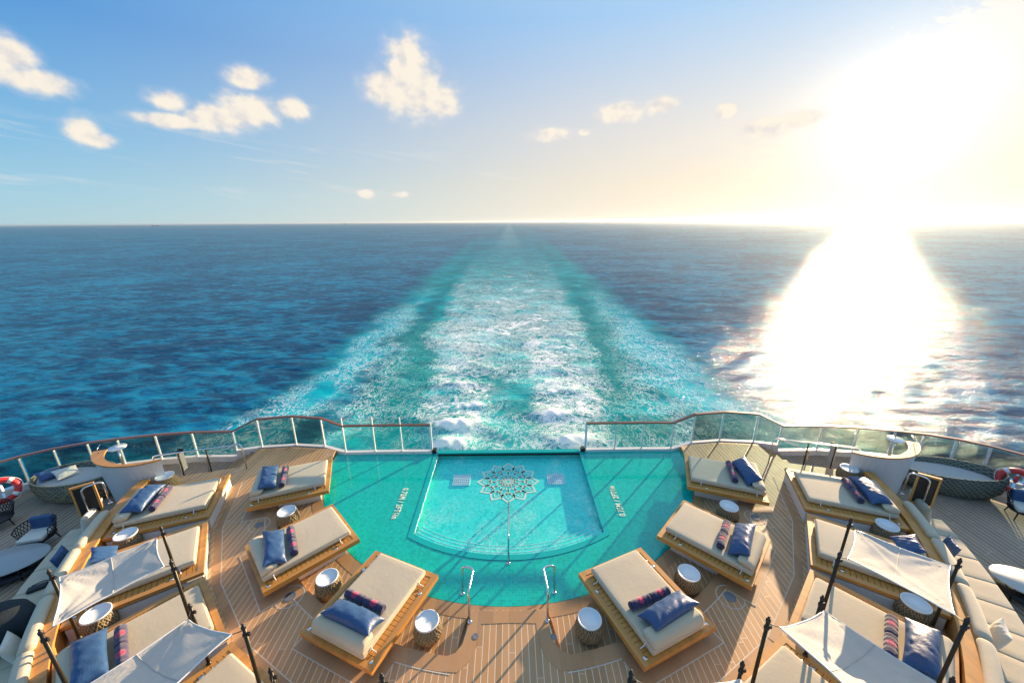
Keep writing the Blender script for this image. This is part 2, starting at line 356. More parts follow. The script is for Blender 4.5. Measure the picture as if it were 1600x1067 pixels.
def dup(root, loc=None, rz=None, label=None, scale=None):
    r = root.copy(); COL.objects.link(r)
    if loc is not None: r.location = loc
    if rz is not None: r.rotation_euler = (0, 0, rz)
    if label: r['label'] = label
    if scale: r.scale = scale
    for ch in root.children:
        c = ch.copy(); COL.objects.link(c); c.parent = r
        for g in ch.children: e = g.copy(); COL.objects.link(e); e.parent = c
    return r
CY = 13.4
def pol(r, a, z=None):
    p = (r*math.sin(R(a)), CY-r*math.cos(R(a))); return p if z is None else (*p, z)
def arc(r, a0, a1, n=None):
    n = n or max(2, int(abs(a1-a0)/2.5)+1); return [pol(r, a0+(a1-a0)*i/n) for i in range(n+1)]
def mir(P): return [(-p[0], *p[1:]) for p in P][::-1]

# ================================================================== SEA
SEA = -20.0; HC = 28.5
def sea_mat():
    m, t, b = mat("ocean"); g = t.node('ShaderNodeNewGeometry'); P = g.outputs['Position']; x, y, z = t.sep(P)[:3]
    ax = t.math('ABSOLUTE', x)
    wob = t.math('MULTIPLY', t.math('SUBTRACT', t.noise(P, .045, 5, .65), .5), 17.0)
    wv = t.math('MULTIPLY', t.math('SUBTRACT', t.noise(P, .25, 5, .7), .5), 7.0)
    axw = t.math('ADD', t.math('ADD', ax, wob), wv)
    sy = t.math('SQRT', t.math('MAXIMUM', y, 1.))
    hw = t.math('ADD', 1.0, t.math('MULTIPLY', t.math('SUBTRACT', 1., t.math('EXPONENT', t.math('MULTIPLY', y, -1/110.))), 32.5))                 # half width of the propeller wash
    core = t.ss(axw, t.math('ADD', hw, 2.5), t.math('SUBTRACT', hw, 5.5))
    ow = t.math('ADD', t.math('ADD', 35., t.math('MULTIPLY', t.math('SUBTRACT', 1., t.math('EXPONENT', t.math('MULTIPLY', y, -1/1400.))), 70.)), t.math('MULTIPLY', t.math('EXPONENT', t.math('MULTIPLY', t.math('SUBTRACT', y, 45.), -1/10.)), 7.))
    outer = t.ss(axw, t.math('ADD', ow, 5.), t.math('SUBTRACT', ow, 7.))   # whole disturbed lane
    edge = t.math('MULTIPLY', t.ss(axw, t.math('SUBTRACT', ow, 15.), t.math('SUBTRACT', ow, 2.)), outer)
    fade = t.math('EXPONENT', t.math('MULTIPLY', y, -1/250.)); fade2 = t.math('EXPONENT', t.math('MULTIPLY', y, -1/165.))
    # crescent shaped foam cells in two lobes
    lob = t.math('SUBTRACT', ax, t.math('MULTIPLY', hw, .52)); yy = t.math('ADD', y, t.math('MULTIPLY', t.math('MULTIPLY', lob, lob), .055))
    stretch = t.math('ADD', .55, t.math('MULTIPLY', y, .0022))
    q = t.comb(t.math('MULTIPLY', x, .66), t.math('MULTIPLY', yy, .92), 0)
    wp = t.vmath('SCALE', t.noise(P, .30, 3, .6, 0, True)); wp.node.inputs[3].default_value = 4.4
    q = t.vmath('ADD', q, wp)
    c1 = t.noise(q, .17, 9, .70, 1.3); c2 = t.math('ABSOLUTE', t.math('SUBTRACT', t.noise(q, .42, 8, .70, 1.8), .5))
    c3 = t.math('ABSOLUTE', t.math('SUBTRACT', t.noise(t.vmath('ADD', q, (31, 7, 0)), .16, 6, .66, 1.4), .5))
    c4 = t.noise(q, .075, 3, .6, .6)
    blob = t.ss(t.math('ADD', t.math('ADD', c1, t.math('MULTIPLY', t.math('SUBTRACT', c4, .5), .7)), t.math('SUBTRACT', t.math('MULTIPLY', t.math('SUBTRACT', .065, c2), 1.5), t.math('MULTIPLY', t.math('SUBTRACT', 1., fade2), .11))), .550, .625)
    lace = t.math('MAXIMUM', t.ss(c2, .034, .008), t.math('MULTIPLY', t.ss(c3, .022, .004), .9))
    gapc = t.math('MULTIPLY', t.ss(t.math('ADD', ax, t.math('MULTIPLY', wv, .8)), 6.5, 2.0), t.ss(y, 120., 60.)) # dark slick between the two props
    corefoam = t.math('MULTIPLY', t.math('MAXIMUM', blob, t.math('MULTIPLY', lace, .8)), t.math('SUBTRACT', 1., t.math('MULTIPLY', gapc, .75)))
    corefoam = t.math('MULTIPLY', t.math('MULTIPLY', corefoam, core), t.lin(fade2, 0., .75, .08, 1.))
    # lacy foam outside the wash
    lq = t.comb(t.math('MULTIPLY', x, 1.0), t.math('MULTIPLY', y, .62), 4.)
    l1 = t.math('ABSOLUTE', t.math('SUBTRACT', t.noise(lq, .50, 8, .72, 2.2), .5)); patch = t.noise(lq, .055, 3, .6)
    lf = t.math('MULTIPLY', t.ss(l1, .024, .004), t.ss(patch, .34, .56))
    gap0 = t.math('SUBTRACT', ow, 14.0); near = t.ss(y, 190., 90.)
    gap = t.math('MULTIPLY', t.math('MULTIPLY', t.ss(axw, t.math('SUBTRACT', gap0, 2.5), t.math('SUBTRACT', gap0, .5)), t.ss(axw, t.math('ADD', gap0, 7.), t.math('ADD', gap0, 2.))), t.math('MULTIPLY', near, t.math('MULTIPLY', t.ss(patch, .66, .48), t.lin(x, -20., 20., .9, .35))))
    flank = t.math('MULTIPLY', t.ss(axw, t.math('SUBTRACT', hw, 1.), t.math('ADD', hw, 1.5)), t.ss(axw, t.math('ADD', hw, 12.), t.math('ADD', hw, 3.))); flank = t.math('MULTIPLY', flank, t.math('MULTIPLY', t.ss(patch, .30, .60), .8))
    lf = t.math('MULTIPLY', t.math('MULTIPLY', lf, outer), t.math('MULTIPLY', t.math('SUBTRACT', 1.15, flank), t.math('SUBTRACT', 1., t.math('MULTIPLY', gap, .9))))
    speck = t.math('MULTIPLY', t.math('MULTIPLY', t.ss(t.noise(P, 1.3, 5, .75), .60, .72), edge), .65)
    lf = t.math('MULTIPLY', t.math('MAXIMUM', lf, speck), t.ss(fade, .30, .85))
    crest = t.node('ShaderNodeAttribute'); crest.attribute_name = 'crest'
    foam = t.ss(t.math('MAXIMUM', corefoam, lf, clamp=True), .10, .72)
    ma = t.node('ShaderNodeAttribute'); ma.attribute_name = 'mound'
    foam = t.math('MAXIMUM', foam, t.ss(t.math('ADD', ma.outputs['Fac'], t.math('MULTIPLY', t.math('SUBTRACT', c1, .5), .9)), .42, .74))
    mp = t.node('ShaderNodeMapping'); mp.inputs['Rotation'].default_value = (0, 0, R(12)); mp.inputs['Scale'].default_value = (.5, 1.0, 1); t.link(P, mp.inputs[0]); pw = mp.outputs[0]
    hw1 = t.noise(pw, .48, 7, .68, .5); hsel = t.math('ADD', t.math('ADD', t.math('MULTIPLY', hw1, 1.15), t.math('MULTIPLY', t.noise(pw, .15, 7, .70, .4), .8)), t.math('SUBTRACT', t.math('MULTIPLY', t.noise(pw, .045, 6, .72, .3), .5), .75))
    # water colour: light crests and dark troughs painted into deep blue; aerated turquoise lane
    big = t.noise(P, .012, 3, .55)
    deep = t.mix(t.ss(t.math('ADD', hsel, t.math('MULTIPLY', t.math('SUBTRACT', big, .5), .4)), .33, .66), (.0, .052, .125), (.0, .200, .345))
    mid = t.ss(t.noise(P, .09, 4, .6, .4), .40, .66)
    turq = t.mix(mid, (.0, .25, .26), (.01, .50, .50)); turq = t.mix(t.math('MULTIPLY', edge, near), turq, (.0, .45, .55)); turq = t.mix(flank, turq, (.0, .24, .23))
    lane = t.math('MULTIPLY', t.math('MULTIPLY', outer, t.math('SUBTRACT', 1., t.math('MULTIPLY', gap, .85))), t.math('MINIMUM', 1., t.lin(fade, 0, 1, .10, 1.3)))
    col = t.mix(lane, deep, turq)
    thin = t.math('MULTIPLY', t.math('MULTIPLY', t.ss(c1, .38, .62), core), t.math('MULTIPLY', fade2, .38)); col = t.mix(thin, col, (.07, .46, .46))
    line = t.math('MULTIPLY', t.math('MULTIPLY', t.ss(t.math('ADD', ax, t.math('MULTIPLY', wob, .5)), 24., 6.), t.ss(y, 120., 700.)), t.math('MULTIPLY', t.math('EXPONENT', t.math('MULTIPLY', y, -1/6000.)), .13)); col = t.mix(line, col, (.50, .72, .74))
    # ripples: three octaves of wind chop, stretched across the wind
    h = t.math('ADD', t.math('MULTIPLY', hw1, 1.0), t.math('MULTIPLY', t.noise(pw, 1.4, 4, .6, .3), .22))
    h2 = t.math('ADD', t.math('MULTIPLY', t.noise(pw, .07, 4, .6, .3), 2.0), t.math('MULTIPLY', c1, t.math('MULTIPLY', core, .8)))
    n0 = t.bump(t.math('ADD', h, h2), 1.0, .40)
    n1 = t.bump(t.math('MULTIPLY', foam, 1.), .5, .35, n0)
    t.n.remove(b)
    df = t.node('ShaderNodeBsdfDiffuse'); t.link(t.mix(foam, col, (.98, .96, .92)), df.inputs[0]); t.link(t.bump(t.math('ADD', h, h2), 1.0, .14, None), df.inputs['Normal'])
    ga = t.node('ShaderNodeBsdfGlossy'); ga.inputs['Roughness'].default_value = .09; t.link(n1, ga.inputs['Normal'])
    gb = t.node('ShaderNodeBsdfGlossy'); gb.inputs['Roughness'].default_value = .72; t.link(n1, gb.inputs['Normal'])
    ga.inputs[0].default_value = (.84, .95, 1, 1); gb.inputs[0].default_value = (.80, .95, 1, 1)
    gl = t.node('ShaderNodeMixShader'); gl.inputs[0].default_value = .17; t.link(ga.outputs[0], gl.inputs[1]); t.link(gb.outputs[0], gl.inputs[2])
    lw = t.node('ShaderNodeVectorMath', operation='DOT_PRODUCT'); t.link(n1, lw.inputs[0]); t.link(g.outputs['Incoming'], lw.inputs[1])
    c = t.math('MAXIMUM', lw.outputs['Value'], 0.0)
    fr = t.math('ADD', .02, t.math('MULTIPLY', t.math('POWER', t.math('SUBTRACT', 1., c), 5.), .22))
    fr = t.math('MULTIPLY', t.math('MULTIPLY', fr, t.math('SUBTRACT', 1., foam)), t.math('SUBTRACT', 1., t.math('MULTIPLY', lane, .45)))
    mx = t.node('ShaderNodeMixShader'); t.link(fr, mx.inputs[0]); t.link(df.outputs[0], mx.inputs[1]); t.link(gl.outputs[0], mx.inputs[2])
    t.link(mx.outputs[0], t.n['Material Output'].inputs[0])
    return m
def build_sea():
    na = 820; az_ = np.radians(np.linspace(-62, 62, na)); inv = np.linspace(1/22., 1/4000., 470); rr = np.concatenate([1/inv, [6000, 10000, 20000, 60000, 160000]])
    A, Rr = np.meshgrid(az_, rr); X = Rr*np.sin(A); Y = Rr*np.cos(A); Z = np.zeros_like(X)
    rs = np.random.RandomState(3)
    for i in range(46):
        lam = 2.6*(1.075**i)*rs.uniform(.9, 1.1); th = R(98)+rs.normal(0, .55); k = 2*np.pi/lam
        amp = .0055*lam**.92*rs.uniform(.6, 1.2)*(1. if lam < 6 else (6/lam)**1.25)
        kx, ky = k*np.cos(th), k*np.sin(th); ph = rs.uniform(0, 6.28); cell = 1.5*Rr**2/17000.
        att = np.clip(1.4-cell*3.0/lam, 0, 1); s_ = np.sin(kx*X+ky*Y+ph+.6*np.sin(.21*kx*Y+ph)); Z += amp*att*(s_+.25*np.cos(2*(kx*X+ky*Y+ph)))
    lane = np.clip((38+.75*np.sqrt(np.abs(Y))-np.abs(X))/6, 0, 1); Z *= 1-.45*lane
    hw = 1+32.5*(1-np.exp(-Y/110.)); core = np.clip((hw-np.abs(X))/4, 0, 1)*np.exp(-Y/160.)
    for i in range(30):
        lam = rs.uniform(3, 13); th = rs.uniform(0, 6.28); k = 2*np.pi/lam; att = np.clip(1.4-1.5*Rr**2/17000.*3/lam, 0, 1)
        lob = (np.abs(X)-hw*.5); Z += core*att*.0035*lam**.8*np.sin(k*np.cos(th)*X*.6+k*np.sin(th)*(Y+.05*lob**2)+rs.uniform(0, 6.28))
    mound = np.zeros_like(X)
    for (mx, my, rx, ry, hh) in ((-7.6, 50.6, 4.2, 2.3, 1.7), (-8.2, 45.6, 3.4, 1.7, 1.6), (8.6, 46.2, 3.6, 1.8, 1.5), (-5.5, 57., 3.6, 1.6, .9), (6.8, 54., 4.6, 1.7, 1.0), (8.5, 62.5, 4.4, 1.7, .8), (-8.5, 66., 4.4, 1.6, .8)):
        g_ = np.exp(-(((X-mx)/rx)**2+((Y-my+.10*(X-mx)**2/rx)/ry)**2)*1.1); mound = np.maximum(mound, g_*min(1, hh*.8)); Z += hh*.42*g_*(1+.10*np.sin(2.1*X+1.3*Y+1.5*np.sin(.9*X))+.05*np.sin(3.7*X-2.9*Y))
    n, m_ = X.shape; V = np.stack([X, Y, Z], -1).reshape(-1, 3)
    i = np.arange(n-1)[:, None]*m_+np.arange(m_-1)[None, :]; F = np.stack([i, i+1, i+m_+1, i+m_], -1).reshape(-1, 4)[:, ::-1]
    me = bpy.data.meshes.new("sea"); me.vertices.add(len(V)); me.vertices.foreach_set('co', V.ravel()); me.loops.add(F.size); me.loops.foreach_set('vertex_index', F.ravel().astype(np.int32))
    me.polygons.add(len(F)); me.polygons.foreach_set('loop_start', np.arange(0, F.size, 4, dtype=np.int32)); me.polygons.foreach_set('use_smooth', np.ones(len(F), bool)); me.update(calc_edges=True); me.validate()
    at = me.attributes.new('mound', 'FLOAT', 'POINT'); at.data.foreach_set('value', mound.ravel().astype(np.float32))
    me.materials.append(sea_mat()); o = bpy.data.objects.new("sea", me); COL.objects.link(o); o.location = (0, 0, SEA); struct(o)
    # the rest of the ocean behind and beside, coarse, meeting the fine sector edge to edge
    mb = MB(); rr2 = [22, 120, 600, 4000, 30000, 160000]; angs = np.radians(np.linspace(62, 298, 60)); V = []; F = []
    for r_ in rr2:
        for a_ in angs: V.append((r_*math.sin(a_), r_*math.cos(a_), -.35 if r_ < 1000 else 0))
    for i in range(len(rr2)-1):
        for j in range(59): F.append((i*60+j+1, i*60+j, (i+1)*60+j, (i+1)*60+j+1))
    mb.add(V, F, True); o2 = obj("sea", mb, me.materials[0]); o2.location = (0, 0, SEA); struct(o2)
build_sea()

# ================================================================== HULL AND DECKS
ZW, ZO, ZP = .15, -.30, .50           # walkway, outer deck, inner platforms
RAILPTS = [(6.27, 13.05), (7.2, 13.35), (8.38, 13.48), (9.65, 13.35), (10.5, 13.13), (12.05, 13.13), (13.3, 12.97), (14.45, 12.7), (15.3, 12.45), (16.1, 12.08), (16.75, 11.6), (17.35, 10.9), (17.9, 9.9), (18.25, 8.6), (18.4, 7.0), (18.4, 2.0)]
outl = [(0, 13.1), (2.9, 13.1)]+RAILPTS
hull = MB(); full = outl+mir(outl)[:-1]+[]
hp = outl+[(18.4, -25), (-18.4, -25)]+mir(outl)[:-1]
hp2 = [(p[0]*1.004, p[1]+.16 if p[1] > 5 else p[1]) for p in hp]
hull.prism(hp2, -22, -1.2, top=False)
struct(obj("ship_hull", hull, WHITE)); 
# outer deck
inner = [(2.95, 13.1), (9.7, 12.1)]
def outer_poly(sgn):
    P = [(9.72, 12.02), (12.02, 11.38)]+[pol(12.18, a) for a in range(78, -1, -4)][:-1]+[(0, CY-12.18), (0, -6), (18.38, -6)]+RAILPTS[::-1][:-4][0:12]
    P = [p for p in P]+[(9.72, 13.3)]
    return P if sgn > 0 else mir(P)
for sg in (1, -1):
    struct(obj("outer_deck", MB().prism(outer_poly(sg), ZO-.05, ZO), TEAK_OUT))
# walkway deck, one step above the pool
wk = [(.88, 6.56), (.88, 6.05)]+[pol(7.9-(.0 if a > 8 else .0), a) for a in np.linspace(8.5, 77, 30)]+[pol(6.66, 77)]+arc(6.66, 77, 87.2, 6)+[(7.22, 13.22), (8.38, 13.36), (9.70, 13.24), (9.70, 12.04), (12.0, 11.40)]+[pol(12.16, a) for a in np.linspace(79, 0, 40)]
wk = [(0, 6.56)]+wk
wk[3:3] = [(.92, 5.86), (1.02, 5.68)]
for sg in (1, -1):
    P = wk if sg > 0 else mir(wk)
    struct(obj("walkway", MB().prism(P, -.32, ZW), TEAK))
# recess floor and its margins (pool level)
for sg in (1, -1):
    P = arc(6.66, 7.6, 76.9, 30)+arc(7.88, 76.9, 8.2, 30); P = P if sg > 0 else mir(P)
    struct(obj("side_table_terrace", MB().prism(P, -.3, 0.0), TEAK))
    P = arc(6.655, 7.6, 76.9, 30)+arc(6.98, 76.9, 7.6, 30); P = P if sg > 0 else mir(P)
    struct(obj("margin_board", MB().prism(P, 0.001, 0.005), MARGIN))
P = [(-.88, 6.54), (.88, 6.54)]+arc(6.66, 7.6, -7.6, 6); struct(obj("pool_step", MB().prism(P, -.3, .012), MARGIN))
P = [(-.62, 6.56), (.62, 6.56), (.60, 6.66), (-.60, 6.66)]; struct(obj("step_tread", MB().prism(P, .013, .085), MARGIN))
# margin boards and caulk lines on the walkway
mg = MB(); ck = MB()
def band(P, z0, z1, m=mg): m.prism(P, z0, z1, sides=True)
for sg in (1, -1):
    S_ = lambda Q: Q if sg > 0 else mir(Q)
    band(S_(arc(7.91, 12, 76.5, 30)+arc(8.20, 76.5, 12, 30)), ZW+.001, ZW+.005)
    ck.prism(S_(arc(8.205, 8, 76.5, 40)+arc(8.225, 76.5, 8, 40)), ZW+.001, ZW+.005)
    # rounded corner by the central steps
    cor = [(.885, 6.54), (.885, 6.1), (.95, 5.84), (1.08, 5.66), (1.25, 5.60), pol(7.91, 12.0), pol(8.20, 12.0), (1.35, 5.32), (1.0, 5.30), (.78, 5.50), (.64, 5.80), (.60, 6.14), (.60, 6.24), (0, 6.26), (0, 6.54)]
    band(S_(cor), ZW+.001, ZW+.005)
    for k, a in enumerate((69.3, 55.9, 42.5, 29.0, 15.5)):
        c = [pol(9.28, a-6.7), pol(9.28, a+6.7), pol(9.45, a+6.6), pol(9.45, a-6.6)]
        band(S_(c), ZW+.001, ZW+.005); ck.prism(S_([pol(9.26, a-6.7), pol(9.26, a+6.7), pol(9.28, a+6.7), pol(9.28, a-6.7)]), ZW+.001, ZW+.005)
struct(obj("margin_board", mg, MARGIN)); 
for a in (23.4, 46.2, 69.4, -23.4, -46.2, -69.4):   # framed pads behind the daybeds
    o = struct(obj("margin_board", MB().prism([(-1.05, -1.25), (1.05, -1.25), (1.05, -.62), (-1.05, -.62)], 0.005, 0.009), MARGIN)); o.location = (*pol(7.5, a), ZW); o.rotation_euler = (0, 0, R(a))
    o = struct(obj("caulk_line", MB().prism([(-1.07, -1.27), (1.07, -1.27), (1.07, -1.25), (-1.07, -1.25)], 0.005, 0.009).prism([(-1.07, -1.25), (-1.05, -1.25), (-1.05, -.70), (-1.07, -.70)], 0.005, 0.009).prism([(1.05, -1.25), (1.07, -1.25), (1.07, -.70), (1.05, -.70)], 0.005, 0.009), CAULK)); o.location = (*pol(7.5, a), ZW); o.rotation_euler = (0, 0, R(a))
struct(obj("caulk_line", ck, CAULK))
# steps down from the walkway to the outer deck
for sg in (1, -1):
    sn = 'right' if sg > 0 else 'left'
    t = thing("deck_steps", f"teak steps going down to the outer deck beside the {sn} glass railing", "steps", (sg*9.72, 12.65, 0))
    for i in range(3):
        m = MB(); m.box((sg*(.13+.26*i), 0, (ZW-.11*(i+1)+ZO)/2), (.13, .52, (ZW-.11*(i+1)-ZO)/2)); obj("tread", m, MARGIN, t)
# ================================================================== POOL
pool = thing("swimming_pool", "turquoise tiled infinity pool with a shallow green ledge around a sunken basin", "swimming pool", (0, 0, 0))
def shelf(sg):
    P = arc(6.64, 0, 86.6, 44)+[(6.62, 13.08), (2.87, 13.08), (2.87, CY-4.55)]+[pol(5.38, a) for a in np.linspace(31.5, 0, 14)]
    return P if sg > 0 else mir(P)
for sg in (1, -1): obj("wading_ledge", MB().prism(shelf(sg), -.28, 0.0), SHELF, pool)
rim = MB()
ro = [(2.86, 13.08)]+[(2.86, CY-4.55)]+[pol(5.37, a) for a in np.linspace(31.5, -31.5, 27)]+[(-2.86, CY-4.55), (-2.86, 13.08)]
ri = [(2.72, 13.08)]+[(2.72, CY-4.46)]+[pol(5.2, a) for a in np.linspace(31.2, -31.2, 27)]+[(-2.72, CY-4.46), (-2.72, 13.08)]
n = len(ro); V = [(*p, .012) for p in ro]+[(*p, .012) for p in ri]+[(*p, -.5) for p in ri]+[(*p, -.05) for p in ro]
F = [(i, i+1, n+i+1, n+i) for i in range(n-1)]+[(n+i, n+i+1, 2*n+i+1, 2*n+i) for i in range(n-1)]+[(i+1, i, 3*n+i, 3*n+i+1) for i in range(n-1)]
rim.add(V, [f[::-1] for f in F]); obj("pool_rim", rim, RIM, pool)
fl = MB(); fl.prism(ri, -.50, -.22); obj("basin_floor", fl, BASIN, pool)
for i, (r1, z) in enumerate(((4.72, -.17), (4.88, -.12), (5.04, -.07))):       # curved entry steps
    st = MB(); P = [pol(5.19, a) for a in np.linspace(31, -31, 27)]+[pol(r1, a) for a in np.linspace(-34.5+i*1.0, 34.5-i*1.0, 27)]; P = [(max(-2.715, min(2.715, p[0])), p[1]) for p in P]
    st.prism(P, -.215, z); obj("entry_step", st, BASIN, pool)
    e = MB(); P = [pol(r1+.014, a) for a in np.linspace(33, -33, 40)]+[pol(r1+.003, a) for a in np.linspace(-33, 33, 40)]; P = [(max(-2.70, min(2.70, p[0])), p[1]) for p in P]
    e.prism(P, z+.001, z+.005); obj("step_nosing", e, GRATE, pool)
fw = MB(); fw.box((0, 13.04, -.40), (2.72, .10, .45)); obj("overflow_wall", fw, RIM, pool)
fw = MB(); fw.box((0, 12.90, -.022), (2.72, .016, .028)); obj("overflow_lip", fw, DARK, pool)
wt = MB(); wt.prism([(p[0], min(p[1], 12.88)) for p in ri], -.03, -.028, sides=False); obj("water", wt, POOLWATER, pool)
# overflow foam line along the left side, where the water laps the rim
lap = MB(); P = []
for i in range(80): y_ = 8.98+i*.051; P.append((-2.705+random.uniform(-.012, .02), y_, -.022))
lap.tube(P, [random.uniform(.005, .020) for i in range(80)], 5); obj("lapping_foam", lap, GRATE, pool)
# lotus mosaic
lo = MB()
def ribbon(P, wd, z=0.0, closed=False, m=lo):
    N = len(P); V = []; F = []; wd *= 1.55
    for i in range(N):
        a = Vector(P[(i-1) % N] if closed or i else P[i]); b = Vector(P[(i+1) % N] if closed or i < N-1 else P[i]); t_ = (b-a).normalized(); nn = Vector((-t_.y, t_.x))*wd/2
        p = Vector(P[i]); V += [(*(p+nn), z), (*(p-nn), z)]
    for i in range(N if closed else N-1): j = (i+1) % N; F.append((2*i, 2*i+1, 2*j+1, 2*j))
    m.add(V, F)
def petal(ang, r0, r1, hw_, wd, tip=.16, sc=1):
    P = []
    for i in range(25):
        s_ = -1+2*i/24; a = abs(s_); rr_ = r0+(r1-r0)*(1-a**2.4)+tip*math.exp(-(a/.16)**1.2)*.6; tt = s_*hw_*(1.0 if a < .8 else 1-(a-.8)*1.6)
        P.append((rr_*math.sin(ang)+tt*math.cos(ang), rr_*math.cos(ang)-tt*math.sin(ang)))
    ribbon(P, wd)
for k in range(12):
    a = 2*math.pi*k/12; petal(a, .66, .98, .27, .042); petal(a+math.pi/12, .42, .70, .17, .03, .10); petal(a, .20, .46, .11, .026, .08)
    petal(a, .74, .86, .10, .02, .05); petal(a, .55, .66, .09, .02, .05)
    th = [(.62*math.sin(a+q)*(1+.06*math.cos(8*q)), .62*math.cos(a+q)*(1+.06*math.cos(8*q))) for q in np.linspace(-.22, .22, 8)]; ribbon(th, .02)
for r_ in (.09, .17, .23): ribbon([(r_*math.sin(q), r_*math.cos(q)) for q in np.linspace(0, 2*math.pi, 32, endpoint=False)], .026, closed=True)
for k in range(16): a = 2*math.pi*k/16; ribbon([(.10*math.sin(a), .10*math.cos(a)), (.17*math.sin(a), .17*math.cos(a))], .02)
o = obj("lotus_mosaic", lo, MOSAIC, pool); o.location = (-.02, 11.55, -.214)
for sx, lab in ((-1, None), (1, None)):
    g = MB()
    for i in range(9): g.box((-.28+.07*i, 0, 0), (.020, .30, .012))
    for j in range(7): g.box((0, -.28+.0933*j, .013), (.30, .010, .006))
    o = obj("drain_grate", g, GRATE, pool); o.location = (sx*1.66, 11.65, -.205)
def text_mesh(s, size, name):
    cu = bpy.data.curves.new(name, 'FONT'); cu.body = s; cu.size = size; cu.extrude = .004; cu.offset = .006; cu.align_x = 'CENTER'; cu.align_y = 'CENTER'; cu.space_character = 1.12
    o = bpy.data.objects.new(name, cu); COL.objects.link(o); bpy.context.view_layer.update()
    me = bpy.data.meshes.new_from_object(o.evaluated_get(bpy.context.evaluated_depsgraph_get())); bpy.data.objects.remove(o); return me
tm = text_mesh("0.75M / 2FT6in", .26, "depth_marking"); tm.materials.clear(); tm.materials.append(TEXTM)
for sg in (1, -1):
    o = obj("depth_marking", tm, TEXTM, pool); o.location = (sg*3.45, 10.27, .006); o.rotation_euler = (0, 0, R(90*sg)); o.scale = (.78, 1.0, 1)
